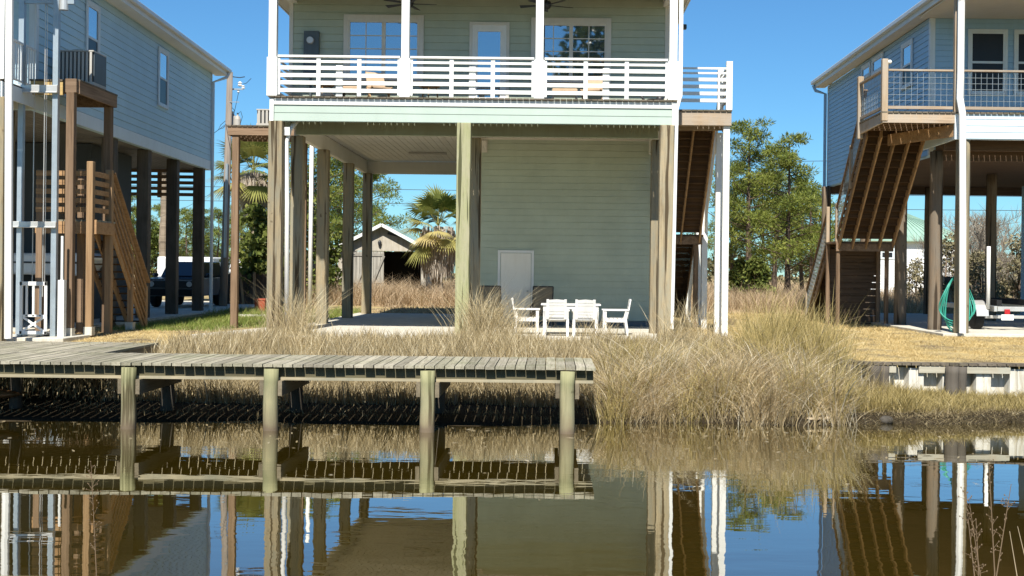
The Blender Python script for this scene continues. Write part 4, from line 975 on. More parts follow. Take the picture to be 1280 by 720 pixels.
for (x,y) in ((5.72,22.9),(5.68,23.9),(5.68,25.0),(13.2,22.7),(17.2,22.7)): rpile(sw, x, y, -0.4, SZ-0.05, 0.12, M['darkpile'], 'pile')

# ------------------------------------------------------------------ PATIO FURNITURE
def armchair(loc, rz, label):
    t = thing('armchair', loc, label, 'chair', 'white patio armchairs', rz)
    W, D = 0.27, 0.26
    b = MB()
    for k in range(5): y = -D+0.02+k*0.105; b.box(-W+0.05, W-0.05, y, y+0.09, 0.40, 0.425)
    b.box(-W+0.05,W-0.05,-D-0.005,-D+0.018,0.34,0.425); b.build('seat', M['furniture'], t, local=True)
    b = MB()
    for k in range(6):
        z0_, z1_ = 0.46+k*0.072, 0.46+k*0.072+0.064; y0, y1 = D+0.02+0.10*k/6, D+0.02+0.10*(k+1)/6
        bow = 0.02 if k == 5 else 0
        b.add([(-W+0.04,y0,z0_),(W-0.04,y0,z0_),(W-0.04,y1,z1_),(0,y1,z1_+bow),(-W+0.04,y1,z1_),(-W+0.04,y0+0.03,z0_),(W-0.04,y0+0.03,z0_),(W-0.04,y1+0.03,z1_),(0,y1+0.03,z1_+bow),(-W+0.04,y1+0.03,z1_)],
              [(0,1,2,3,4),(9,8,7,6,5),(0,5,6,1),(1,6,7,2),(2,7,8,3),(3,8,9,4),(4,9,5,0)])
    for s in (-1,1): b.bar((s*(W-0.055),D+0.045,0.42),(s*(W-0.055),D+0.13,0.90),0.06,0.03)
    b.build('backrest', M['furniture'], t, local=True)
    for s in (-1,1):
        b = MB(); b.box(s*W-0.03,s*W+0.03,-D-0.02,-D+0.05,0,0.61); b.build('leg', M['furniture'], t, local=True)
        b = MB(); b.bar((s*W,D+0.06,0.0),(s*W,D+0.0,0.42),0.06,0.06); b.bar((s*W,D+0.0,0.40),(s*W,D+0.07,0.64),0.05,0.05); b.build('leg', M['furniture'], t, local=True)
        b = MB(); b.box(s*W-0.05,s*W+0.05,-D-0.05,D+0.09,0.612,0.642); b.build('armrest', M['furniture'], t, local=True, bevel=0.006)
        b = MB(); b.box(s*W-0.02,s*W+0.02,-D+0.05,D,0.33,0.40); b.build('side_rail', M['furniture'], t, local=True)
    return t
tx = fx(713.5,380,29.9); TYc = 30.05
armchair((fx(695.5,400,29.4), 29.35, ZS), PI, 'white armchair with its back to the water, second from left around the patio table')
armchair((fx(731,400,29.4), 29.35, ZS), PI, 'white armchair with its back to the water, third from left around the patio table')
armchair((fx(659.5,400,TYc), TYc, ZS), PI/2, 'white armchair at the left end of the patio table, seen from the side')
armchair((fx(768,400,TYc), TYc, ZS), -PI/2, 'white armchair at the right end of the patio table, seen from the side')
t = thing('patio_table', (tx, TYc, ZS), 'long white slatted patio table on the slab under the green house', 'table')
b = MB()
for k in range(6): y = -0.45+k*0.152; b.box(-0.74,0.74,y,y+0.14,0.74,0.77)
b.build('tabletop', M['furniture'], t, local=True)
b = MB(); b.box(-0.68,0.68,-0.41,-0.38,0.65,0.739); b.box(-0.68,0.68,0.38,0.41,0.65,0.739); b.box(-0.68,-0.65,-0.379,0.379,0.65,0.739); b.box(0.65,0.68,-0.379,0.379,0.65,0.739); b.build('apron', M['furniture'], t, local=True)
for sx in (-1,1):
    for sy in (-1,1):
        b = MB(); b.box(sx*0.64-0.045,sx*0.64+0.045,sy*0.36-0.045,sy*0.36+0.045,0,0.739); b.build('leg', M['furniture'], t, local=True)
def slingchair(loc, rz, label):
    t = thing('sling_chair', loc, label, 'chair', 'brown sling chairs', rz)
    b = MB(); pts = [(-0.28,0.34),(-0.05,0.38),(0.12,0.40),(0.20,0.50),(0.32,0.85),(0.42,1.14)]      # (y, z) profile front to back... sling runs seat -> back
    W = 0.27
    for i in range(len(pts)-1):
        (y0,z0_),(y1,z1_) = pts[i], pts[i+1]
        b.add([(-W,y0,z0_),(W,y0,z0_),(W,y1,z1_),(-W,y1,z1_),(-W,y0+0.012,z0_-0.01),(W,y0+0.012,z0_-0.01),(W,y1+0.012,z1_-0.01),(-W,y1+0.012,z1_-0.01)],[(0,1,2,3),(7,6,5,4),(0,4,5,1),(2,6,7,3),(1,5,6,2),(3,7,4,0)])
    b.build('sling', M['sling'], t, local=True)
    for s in (-1,1):
        b = MB(); b.tube([(s*0.285,y,z) for (y,z) in pts], 0.017, 8); b.build('side_rail', M['darkmetal'], t, local=True)
        b = MB(); b.tube([(s*0.30,-0.30,0.0),(s*0.30,-0.26,0.60),(s*0.30,0.25,0.62)], 0.017, 8); b.build('armrest', M['darkmetal'], t, local=True)
        b = MB(); b.tube([(s*0.30,0.42,0.0),(s*0.30,-0.05,0.40)], 0.017, 8); b.build('leg', M['darkmetal'], t, local=True)
    b = MB(); b.tube([(-0.285,0.42,1.14),(0.285,0.42,1.14)], 0.02, 8); b.tube([(-0.3,-0.3,0.02),(0.3,-0.3,0.02)], 0.015, 6); b.build('crossbar', M['darkmetal'], t, local=True)
    return t
slingchair((fx(614,400,33.6), 33.6, ZS), 0.12, 'brown sling chair left of the white storage door, half hidden by grass')
slingchair((fx(677,400,33.8), 33.8, ZS), -0.08, 'brown sling chair right of the white storage door, behind the table')

# porch furniture on the green house deck
DKT = 6.783
def bench(px0_, px1_, Y, label, seat, ht=0.42):
    x0, x1 = fx(px0_,112,Y), fx(px1_,112,Y)
    t = thing('porch_bench', ((x0+x1)/2, Y, DKT), label, 'bench')
    b = MB(); b.box(x0,x1,Y-0.22,Y+0.22,DKT+ht-0.10,DKT+ht); b.build('cushion', seat, t, bevel=0.03)
    b = MB(); b.box(x0,x1,Y-0.21,Y+0.21,DKT+ht-0.16,DKT+ht-0.101); b.build('seat_frame', M['darkmetal'], t)
    for x in (x0+0.03,x1-0.03):
        for y in (Y-0.19,Y+0.19):
            b = MB(); b.box(x-0.025,x+0.025,y-0.025,y+0.025,DKT,DKT+ht-0.161); b.build('leg', M['darkmetal'], t)
bench(427,450,30.25,'low porch bench with a tan cushion under the left double window', M['tan'])
bench(690,722,30.25,'low porch bench with a pinkish tan cushion under the right double window', M['tan'])
def stool(px, Y, label, r=0.26, ht=0.46):
    x = fx(px,115,Y); t = thing('side_table', (x,Y,DKT), label, 'table', 'small porch side tables')
    b = MB(); b.lathe([(r,ht-0.04),(r,ht)], (x,Y,DKT), 18); b.build('tabletop', M['orangex'], t)
    for k in range(3):
        a = 2*PI*k/3+0.5; b = MB(); b.tube([(x+0.7*r*math.cos(a),Y+0.7*r*math.sin(a),DKT+ht-0.04),(x+0.95*r*math.cos(a),Y+0.95*r*math.sin(a),DKT)], 0.018, 6); b.build('leg', M['orange'], t)
stool(537, 30.1, 'small round wooden table on the porch left of the door'); stool(405, 30.1, 'small round wooden table on the porch below the electric meter')
def deckchair(px, Y, rz, label):
    x = fx(px,115,Y); t = thing('folding_chair', (x,Y,DKT), label, 'chair', None, rz)
    b = MB(); b.box(-0.24,0.24,-0.22,0.22,0.38,0.42); b.build('seat', M['tan'], t, local=True)
    b = MB(); b.add([(-0.24,0.20,0.44),(0.24,0.20,0.44),(0.24,0.36,0.86),(-0.24,0.36,0.86),(-0.24,0.22,0.43),(0.24,0.22,0.43),(0.24,0.38,0.85),(-0.24,0.38,0.85)],[(0,1,2,3),(7,6,5,4),(0,4,5,1),(2,6,7,3),(1,5,6,2),(3,7,4,0)]); b.build('backrest', M['tan'], t, local=True)
    for s in (-1,1):
        b = MB(); b.bar((s*0.26,-0.24,0),(s*0.26,0.2,0.44),0.03,0.04); b.build('leg', M['orange'], t, local=True)
        b = MB(); b.bar((s*0.26,0.30,0),(s*0.26,-0.2,0.42),0.03,0.04); b.build('leg', M['orange'], t, local=True)
deckchair(474, 30.3, 0.5, 'wooden folding chair with tan canvas under the left double window')
deckchair(741, 30.35, -0.3, 'wooden folding chair with tan canvas under the right double window')
b = MB(); x = fx(408,122,29.7); b.box(x-0.17,x+0.17,29.6,29.85,DKT,DKT+0.12); b.box(x-0.19,x+0.19,29.58,29.87,DKT+0.121,DKT+0.16)
tag(b.build('storage_bin', M['white'], bevel=0.01), 'white lidded bin low on the porch deck behind the left railing', 'bin')
b = MB(); x = fx(816,120,30.0); b.ell((x,30,DKT+0.09),(0.22,0.14,0.09)); b.ell((x+0.18,30.02,DKT+0.16),(0.10,0.08,0.10)); b.tube([(x-0.2,30,DKT+0.1),(x-0.32,30.05,DKT+0.3)],0.03,6)
tag(b.build('garden_ornament', M['darkmetal'], smooth=True), 'small dark garden ornament at the right end of the porch deck', 'ornament')

# white pole on the lawn beyond the left posts
b = MB(); x = fx(388.5,280,43.8); b.tube([(x,43.8,0.9),(x,43.8,fz(388,176,43.8))],[0.085,0.07],10)
tag(b.build('white_pole', M['pvc'], smooth=True), 'slim white pole standing behind the left posts of the green house', 'pole')
b = MB(); x = fx(378,350,42); b.box(x-0.03,x+0.03,41.97,42.03,0.9,2.3); b.box(x-0.06,x+0.06,41.95,41.969,1.9,2.35)
tag(b.build('meter_stake', M['white']), 'short white stake with a box between the left posts', 'stake')

# ------------------------------------------------------------------ numpy meshes: blades and leaf clouds
def np_mesh(name, V, quads, tris, tint, m, parent=None):
    me = bpy.data.meshes.new(name)
    V = np.asarray(V, np.float32).reshape(-1, 3); nq, nt = len(quads), len(tris)
    me.vertices.add(len(V)); me.vertices.foreach_set('co', V.ravel())
    loops = np.concatenate([np.asarray(quads, np.int32).ravel(), np.asarray(tris, np.int32).ravel()])
    me.loops.add(len(loops)); me.loops.foreach_set('vertex_index', loops)
    me.polygons.add(nq+nt)
    st_ = np.concatenate([np.arange(nq)*4, nq*4 + np.arange(nt)*3]).astype(np.int32)
    me.polygons.foreach_set('loop_start', st_)
    me.update(calc_edges=True); me.validate()
    a = me.attributes.new('tint', 'FLOAT', 'POINT'); a.data.foreach_set('value', np.asarray(tint, np.float32))
    me.materials.append(m)
    o = bpy.data.objects.new(name, me); col.objects.link(o)
    if parent is not None: o.parent = parent
    return o
def blades(base, h, az, lean, curve, droop, width, tint, seg=2):
    n = len(base); T = np.linspace(0, 1, seg+1)
    ld = np.stack([np.cos(az), np.sin(az), np.zeros(n)], 1)
    wa = npr.uniform(0, 2*PI, n); wd = np.stack([np.cos(wa), 0.5*np.sin(wa), np.zeros(n)], 1)
    rows = []
    for i, t in enumerate(T):
        c = base + ld*(h*(lean*t + curve*t*t))[:,None]; c[:,2] += h*(t - droop*t*t)
        if i < seg:
            wv = wd*(width*(1-0.55*t))[:,None]*0.5; rows += [c-wv, c+wv]
        else: rows.append(c)
    k = 2*seg+1
    V = np.stack(rows, 1).reshape(-1, 3); off = (np.arange(n)*k)[:,None]
    quads = np.concatenate([off + np.array([[2*i, 2*i+1, 2*i+3, 2*i+2]]) for i in range(seg-1)]) if seg > 1 else np.zeros((0,4), int)
    tris = off + np.array([[2*seg-2, 2*seg-1, 2*seg]])
    return V, quads, tris, np.repeat(tint, k)
def merge(parts):
    Vs, Qs, Ts, ti, o = [], [], [], [], 0
    for V, q, t, c in parts:
        Vs.append(V); Qs.append(q+o); Ts.append(t+o); ti.append(c); o += len(V)
    return np.concatenate(Vs), np.concatenate(Qs), np.concatenate(Ts), np.concatenate(ti)
gzv = np.vectorize(gz)
def scatter(n, x0, x1, y0, y1, clump=0, keep=None):
    if clump:
        cx, cy = npr.uniform(x0,x1,clump), npr.uniform(y0,y1,clump); k = npr.integers(0,clump,n)
        x, y = cx[k]+npr.normal(0,0.16,n), cy[k]+npr.normal(0,0.14,n)
    else: x, y = npr.uniform(x0,x1,n), npr.uniform(y0,y1,n)
    if keep is not None:
        m = keep(x,y); x, y = x[m], y[m]
    z = gzv(x,y) if len(x) else x
    m = z > -0.12; x, y, z = x[m], y[m], z[m]
    return np.stack([x,y,z-0.02],1)
def in_slab(x, y):
    return ((x > -7.05)&(x < 3.15)&(y > 28.0)&(y < 43.6)) | ((x > 9.6)&(y > 29.4)&(y < 45)) | ((x < -12.4)&(y > 29.6)) | ((x>-14.5)&(x<-10.9)&(y>26.8)&(y<28.4)) | ((x>-8.6)&(x<-7)&(y>28.4)&(y<33))
def turf(base, hm, hs, lean, curve, droop, w, m_tint=(0.5,0.2), seg=2, az=None, ceil=None):
    n = len(base)
    h = np.clip(npr.normal(hm,hs,n), hm*0.35, hm*2.2)
    if ceil is not None: h = np.minimum(h, np.maximum(0.07, (ceil-base[:,2])*npr.uniform(0.45,1.25,n)))
    a = npr.uniform(0,2*PI,n) if az is None else npr.normal(az[0],az[1],n)
    return blades(base, h, a, np.abs(npr.normal(lean,lean*0.6,n)), np.abs(npr.normal(curve,curve*0.6+1e-3,n)), droop, npr.uniform(0.6,1.3,n)*w, np.clip(npr.normal(*m_tint,n),0,1), seg)
nslab = lambda x,y: ~in_slab(x,y)
# marsh behind and under the dock
def kmarsh(x,y):
    r = nslab(x,y) & ((x > -8.2) | (y < 24.4)) & ((x < 5.7) | (y < 22.7))
    return r & ((x < 4.2) | (y < 27.2))
parts = [turf(scatter(24000,-13,6.0,22.05,28.1,0,kmarsh),0.44,0.15,0.18,0.22,0.08,0.018,(0.42,0.28),ceil=1.16),
         turf(scatter(21000,-8.3,6.0,22.2,28.0,300,kmarsh),0.66,0.22,0.16,0.25,0.10,0.019,(0.52,0.32),ceil=1.30),
         turf(scatter(9000,-8.2,0.75,22.0,23.4,0),0.5,0.12,0.2,0.25,0.1,0.015,(0.5,0.24),ceil=1.1),turf(scatter(1500,-13,0.7,20.6,21.9,0),0.10,0.05,0.25,0.35,0.15,0.014,(0.3,0.2),3)]
tag(np_mesh('marsh_grass', *merge(parts), M['marsh']), 'tall brown marsh grass on the bank behind the dock', 'grass', kind='stuff')
# bunches against the posts, pale plume near the middle post
parts = []
for (px, Y, n, hm) in ((344,28.6,96,1.1),(366,28.7,200,1.0),(378,28.3,168,1.15),(590,28.3,144,1.15),(607,28.2,248,1.05),(625,28.2,208,0.9),(655,27.6,96,0.7),(745,27.8,200,0.6),(845,28.5,104,0.9),(860,28.3,104,1.0),(880,28.2,128,0.8)):
    x = fx(px,410,Y); bs = np.stack([npr.normal(x,0.22,n),npr.normal(Y,0.25,n),np.zeros(n)],1); bs[:,1] = np.minimum(bs[:,1],28.85); bs[:,2] = gzv(bs[:,0],bs[:,1])
    parts.append(turf(bs,hm,hm*0.3,0.22,0.28,0.12,0.012,(0.6,0.22),3))
for (px, Y, n, hm, aa) in ((604,28.2,50,1.2,0.15),(618,28.1,36,1.0,0.3),(632,28.0,16,0.85,0.4),(366,28.6,70,1.15,0.9),(590,28.3,60,1.25,1.4)):
    x = fx(px,410,Y); bs = np.stack([npr.normal(x,0.16,n),npr.normal(Y,0.2,n),np.zeros(n)],1); bs[:,1] = np.minimum(bs[:,1],28.8); bs[:,2] = gzv(bs[:,0],bs[:,1])
    parts.append(turf(bs,hm,hm*0.22,0.45,0.25,0.12,0.014,(0.75,0.2),4,(aa,0.35)))
tag(np_mesh('marsh_grass', *merge(parts), M['marsh']), 'bunches of tall dry stems against the front posts of the green house', 'grass', kind='stuff')
# lodged reeds: many tussocks, each with its own height, lean and colour
def tussock(cx, cy, n, h, spread, bias, out, droop, w, ti, seg=5):
    ox, oy = npr.normal(0,spread,n), npr.normal(0,spread*0.8,n)
    x, y = cx+ox, cy+oy; z = gzv(x,y); k = z > -0.2; x, y, z, ox, oy = x[k], y[k], z[k], ox[k], oy[k]; n = len(x)
    az = np.where(npr.random(n) < 0.45, npr.normal(bias,0.5,n), np.arctan2(oy,ox)+npr.normal(0,0.5,n))
    hh = np.clip(npr.normal(h,h*0.28,n),h*0.3,h*1.6)
    return blades(np.stack([x,y,z-0.03],1), hh, az, np.abs(npr.normal(0.15,0.12,n)), np.abs(npr.normal(out,out*0.5,n)), np.clip(npr.normal(droop,0.12,n),0.0,0.52), npr.uniform(0.6,1.4,n)*w, np.clip(npr.normal(ti,0.2,n),0,1), seg)
pale, gold = [], []
for k in range(170):
    cx = npr.uniform(0.95,5.05); cy = npr.uniform(shore(cx)+0.02, 24.4)
    f = (cx-0.95)/4.2
    if cx > 4.6 and npr.random() < 0.4: continue
    h = npr.uniform(0.40,0.75) + 0.40*f*npr.random() + (0.12 if cy > 22.5 else 0)
    if cx < 3.9: h = min(h, 1.25-gz(cx,cy))
    n = int(npr.integers(55,150))
    if npr.random() < 0.74: pale.append(tussock(cx,cy,n,h,0.17,npr.normal(-0.9,0.9),0.5,0.40,0.0145,npr.uniform(0.3,0.8)))
    else: gold.append(tussock(cx,cy,n,h*1.05,0.15,npr.normal(0.5,1.0),0.22,0.16,0.0125,npr.uniform(0.25,0.6),4))
for k in range(34): pale.append(tussock(npr.uniform(1.6,4.9),npr.uniform(20.8,22.6),npr.integers(25,60),npr.uniform(0.75,1.15),0.22,npr.normal(-0.6,0.7),0.5,0.40,0.015,npr.uniform(0.55,0.9)))
for k in range(36): gold.append(tussock(npr.uniform(4.1,5.6),npr.uniform(22.4,25.0),npr.integers(25,55),npr.uniform(0.8,1.35),0.15,npr.normal(0,1.5),0.18,0.08,0.0115,npr.uniform(0.25,0.6),4))
tag(np_mesh('reeds', *merge(pale), M['reed']), 'mound of pale bent reeds on the bank beside the end of the dock', 'reeds', kind='stuff')
tag(np_mesh('reeds', *merge(gold), M['marshgreen']), 'golden green reed tufts growing through the pale reed mound', 'reeds', kind='stuff')
# golden upright patch
kg = lambda x,y: nslab(x,y) & ((x<5.75)|(y<22.8)) & ((y-shore_np(x))>0.3)
def shore_np(x): return np.vectorize(shore)(x)
parts = [turf(scatter(1500,4.1,5.95,23.0,27.0,45,kg),0.95,0.28,0.16,0.2,0.10,0.013,(0.6,0.22),3),
         turf(scatter(5000,5.3,6.6,20.9,22.6,0,kg),0.30,0.1,0.3,0.3,0.1,0.012,(0.5,0.22)),
         turf(scatter(26000,5.7,15.5,21.35,22.78,0,kg),0.15,0.05,0.3,0.3,0.1,0.012,(0.52,0.24)),
         turf(scatter(9000,5.7,15.5,21.3,22.78,200,kg),0.21,0.08,0.35,0.4,0.15,0.012,(0.4,0.24))]
tag(np_mesh('bank_grass', *merge(parts), M['marshgreen']), 'golden green grass on the bank in front of the seawall', 'grass', kind='stuff')
kw = lambda x,y: (y-shore_np(x)) > -0.06
tag(np_mesh('bank_litter', *merge([turf(scatter(15000,4.9,15.5,20.7,21.9,0,kw),0.11,0.04,1.0,0.6,0.25,0.014,(0.35,0.25)), turf(scatter(5000,4.9,15.5,20.7,21.7,140,kw),0.15,0.06,0.8,0.7,0.3,0.014,(0.2,0.2))]), M['marsh']), 'matted dead grass litter along the waterline below the seawall', 'grass', kind='stuff')
# straw lawns
kl = lambda x,y: nslab(x,y) & ~((x>5.5)&(x<5.95)) & ~((y<23.2)&(x>5))
parts = [turf(scatter(120000,5.9,16,23.1,30.5,0,kl),0.042,0.015,0.8,0.4,0.1,0.014,(0.5,0.22)),
         turf(scatter(26000,3.3,9.9,26.5,45,0,kl),0.07,0.03,0.6,0.4,0.1,0.016,(0.5,0.22)),
         turf(scatter(20000,-14.5,-8,24.3,31.5,0,kl),0.05,0.02,0.9,0.4,0.1,0.016,(0.55,0.22))]
tag(np_mesh('lawn_straw', *merge(parts), M['straw']), 'short dormant straw coloured lawn', 'lawn grass', kind='stuff')
parts = [turf(scatter(16000,-11.6,-7.1,30.8,42,0,kl),0.12,0.05,0.4,0.3,0.1,0.016,(0.45,0.25)), turf(scatter(3000,-12.3,-7.1,42,47,0,kl),0.2,0.08,0.4,0.3,0.1,0.018,(0.6,0.25))]
tag(np_mesh('lawn_grass', *merge(parts), M['lawn']), 'patch of green lawn between the grey and green houses', 'lawn grass', kind='stuff')
# dry field behind
kf = lambda x,y: nslab(x,y) & ~((x<-7)&(y<52))
parts = [turf(scatter(9000,-8,10,44,54,0,kf),0.12,0.05,0.3,0.35,0.1,0.03,(0.5,0.25)),turf(scatter(22000,-20,34,54,75,0,kf),0.55,0.18,0.3,0.35,0.1,0.03,(0.5,0.25)),
         turf(scatter(16000,-11,1,53.5,60,260,kf),0.95,0.3,0.35,0.4,0.12,0.022,(0.55,0.25)),
         turf(scatter(11000,5,18,45.5,60,200,kf),0.7,0.25,0.3,0.3,0.1,0.022,(0.5,0.25)),
         turf(scatter(16000,-40,60,75,130,0),0.8,0.25,0.3,0.3,0.1,0.06,(0.5,0.25))]
tag(np_mesh('field_grass', *merge(parts), M['field']), 'tall dry brown grass in the field behind the houses', 'grass', kind='stuff')

# ------------------------------------------------------------------ trees
def leafcloud(centres, radii, per, size, asp, squash=0.8, tspread=0.22, up=0.0):
    P, S, T = [], [], []
    for (c, r) in zip(centres, radii):
        n = int(per*max(0.4, r/np.mean(radii)))
        d = npr.normal(size=(n,3)); d /= np.linalg.norm(d,axis=1)[:,None]; rr = r*npr.uniform(0.25,1.0,n)**0.6
        P.append(np.asarray(c) + d*rr[:,None]*np.array([1,1,squash])); T.append(np.clip(npr.normal(npr.uniform(0.3,0.7),tspread,n),0,1)); S.append(d)
    P, T, D = np.concatenate(P), np.concatenate(T), np.concatenate(S); n = len(P)
    u = D + npr.normal(0,0.7,(n,3)); u[:,2] += up; u /= np.linalg.norm(u,axis=1)[:,None]
    v = np.cross(u, npr.normal(size=(n,3))); v /= np.linalg.norm(v,axis=1)[:,None]
    s = size*npr.uniform(0.6,1.4,n); a, b_ = u*s[:,None], v*(s*asp)[:,None]
    V = np.stack([P-b_*0.5, P+a*0.55-b_, P+a, P+a*0.45+b_],1).reshape(-1,3)
    q = (np.arange(n)*4)[:,None]+np.array([[0,1,2,3]])
    return V, q, np.zeros((0,3),int), np.repeat(T,4)
def pine(H, seed, label, name='pine_tree', crown0=0.35, spread=0.30, per=105, dens=1.12, m='pine', leaf=0.27):
    rr = random.Random(seed); t = thing(name, (0,0,0), label, 'tree')
    b = MB(); bend = rr.uniform(-0.3,0.3)
    tp = [(bend*math.sin(2*i/8)*0.5, 0.1*math.sin(i+seed), H*0.97*i/8) for i in range(9)]
    b.tube(tp, [0.02*H*(1-0.88*i/8)+0.01 for i in range(9)], 8)
    C, Rd = [], []
    n = int(34*dens)
    for k in range(n):
        f = crown0 + (1-crown0)*(k+0.5)/n; z = H*f
        L_ = H*spread*(0.35+0.9*(1-f)/(1-crown0))*rr.uniform(0.45,1.15) ; an = rr.uniform(0,2*PI)+k*2.4
        x0 = np.interp(z,[p[2] for p in tp],[p[0] for p in tp])
        e = Vector((x0+L_*math.cos(an), L_*math.sin(an), z+L_*rr.uniform(-0.05,0.45)))
        mid = Vector((x0+L_*0.5*math.cos(an), L_*0.5*math.sin(an), z+L_*0.12))
        b.tube([(x0,0,z-0.1), mid, e], [0.0045*H*(1.15-f)+0.012, 0.0028*H*(1.15-f)+0.01, 0.008], 5)
        for q in (1.0, 0.72, 0.45):
            if q < 0.6 and rr.random() < 0.35: continue
            c = Vector((x0,0,z)).lerp(e, q) + Vector((rr.uniform(-.3,.3),rr.uniform(-.3,.3),rr.uniform(-0.1,.3)))*L_*0.35
            C.append(tuple(c)); Rd.append(rr.uniform(0.040,0.072)*H*(0.75+0.5*(1-f)))
    C.append((tp[-1][0],0,H)); Rd.append(0.05*H)
    b.build('trunk', M['bark'], t, local=True, smooth=True)
    V,q,tt,ti = leafcloud(C, Rd, per, leaf, 0.10, 0.55, 0.2, 0.35)
    np_mesh('crown', V, q, tt, ti, M[m], t)
    return t
def leafy(H, seed, label, name='evergreen_tree', m='leaf', cat='tree', wide=0.34, low=0.15, per=90, leaf=0.22, ncl=46, trunkm='bark'):
    rr = random.Random(seed); t = thing(name, (0,0,0), label, cat); b = MB(); C, Rd = [], []
    b.tube([(0,0,-0.2),(0.05*H*rr.uniform(-1,1),0,H*0.4),(0.04*H*rr.uniform(-1,1),0,H*0.8)], [0.022*H+.01,0.014*H+.01,0.012], 7)
    for k in range(ncl):
        f = low+(1-low)*rr.random(); rad = H*wide*math.sin(PI*min(0.97,max(0.12,(f-low)/(1-low)*0.75+0.22)))*rr.uniform(0.3,1.0); an = rr.uniform(0,2*PI)
        c = (rad*math.cos(an), rad*math.sin(an), H*f); C.append(c); Rd.append(H*rr.uniform(0.07,0.13))
        if k % 3 == 0: b.tube([(0,0,H*f*0.55),(c[0]*0.6,c[1]*0.6,H*f*0.85),c],[0.008*H,0.005*H,0.006],5)
    b.build('trunk', M[trunkm], t, local=True, smooth=True)
    V,q,tt,ti = leafcloud(C,Rd,per,leaf,0.38,0.85,0.2)
    np_mesh('crown', V,q,tt,ti, M[m], t); return t
def bare(H, seed, label, name='bare_tree', n1=26, m='twig', leaves=0):
    rr = random.Random(seed); t = thing(name,(0,0,0),label,'tree'); b = MB()
    tips = []
    for s in range(4):
        a = rr.uniform(0,2*PI); p0 = Vector((0.1*math.cos(a),0.1*math.sin(a),-0.1)); d = Vector((0.35*math.cos(a),0.35*math.sin(a),1)).normalized()
        p1 = p0+d*H*0.5; p2 = p1+(d+Vector((rr.uniform(-.3,.3),rr.uniform(-.3,.3),0))).normalized()*H*0.4
        b.tube([p0,p1,p2],[0.014*H,0.009*H,0.004*H],6)
        for k in range(n1):
            q = p0.lerp(p1,rr.uniform(0.25,1)) if rr.random()<0.5 else p1.lerp(p2,rr.random())
            dd = Vector((rr.gauss(0,1),rr.gauss(0,1),rr.uniform(0.1,1.1))).normalized(); L_ = H*rr.uniform(0.12,0.28)
            b.tube([q,q+dd*L_],[0.0035*H,0.0015*H],3,caps=False); tips.append((q,dd,L_))
    b.build('trunk', M['barkgrey'], t, local=True)
    n = 2600; idx = npr.integers(0,len(tips),n)
    B = np.array([[*(tips[i][0]+tips[i][1]*tips[i][2]*rr.random())] for i in idx]); 
    A = npr.uniform(0,2*PI,n)
    np_mesh('crown', *blades(B, npr.uniform(0.06,0.15,n)*H, A, npr.uniform(0.2,1.3,n), np.zeros(n), 0.0, npr.uniform(0.012,0.03,n), np.clip(npr.normal(0.5,0.25,n),0,1), 2), M[m], t)
    return t
def put(o, px, Y, rz=0.0, s=1.0): o.location = (fx(px,360,Y), Y, 0.93); o.rotation_euler = (0,0,rz); o.scale = (s,s,s); return o
def dupput(o, px, Y, rz, s, label): return dup(o, (fx(px,360,Y),Y,0.93), rz, (s,s,s), label)
G = 'trees behind the houses'
pA = put(pine(12.0, 3, 'tall pine right of the green house, its top just below the staircase rail'), 936, 62, 0.0, 0.78); pA['group'] = G
pB = put(pine(10.6, 5, 'tall pine with a bare straight trunk midway between the green and blue houses', crown0=0.22, spread=0.30), 984, 60, 0.0, 0.80); pB['group'] = G
pC = put(pine(9.6, 8, 'broad pine right beside the blue house staircase', crown0=0.3, spread=0.4), 1014, 72, 0.0, 0.70); pC['group'] = G
dupput(pC, 952, 74, 2.0, 0.80, 'dense pine standing behind the two tall pines right of the green house')
dupput(pB, 915, 66, 1.2, 0.72, 'smaller pine against the white staircase posts of the green house')
dupput(pA, 968, 70, 3.3, 0.72, 'pine filling the gap between the two tall pines beside the green house')
dupput(pB, 1002, 76, 2.2, 0.72, 'pine whose crown touches the broad pine at the blue house staircase')
dupput(pC, 985, 80, 4.0, 0.55, 'low pine in the gap under the tall pines at the right')
lA = put(leafy(3.2, 4, 'dark evergreen shrub at the foot of the pines right of the green house','evergreen_shrub',cat='shrub'), 945, 58, 0.0, 0.72); lA['group'] = G
dupput(lA, 926, 64, 1.0, 0.7, 'dark evergreen shrub close to the white staircase posts')
# seen between the left posts
dupput(pA, 425, 66, 2.2, 0.74, 'tall pine seen between the third and fourth left posts of the green house')
dupput(pC, 392, 62, 0.7, 0.9, 'dense pine seen behind the slim white pole')
dupput(pB, 456, 75, 3.0, 0.84, 'pine whose top shows beside the rearmost post of the green house')
lB = put(leafy(5.2, 9, 'dark leafy tree behind the first pair of posts of the green house', wide=0.4), 372, 55); lB['group'] = G
lC = put(leafy(4.4, 12, 'dark green cedar beside the tall palm at the left','cedar_tree', wide=0.26, low=0.05), 322, 54); lC['group'] = G
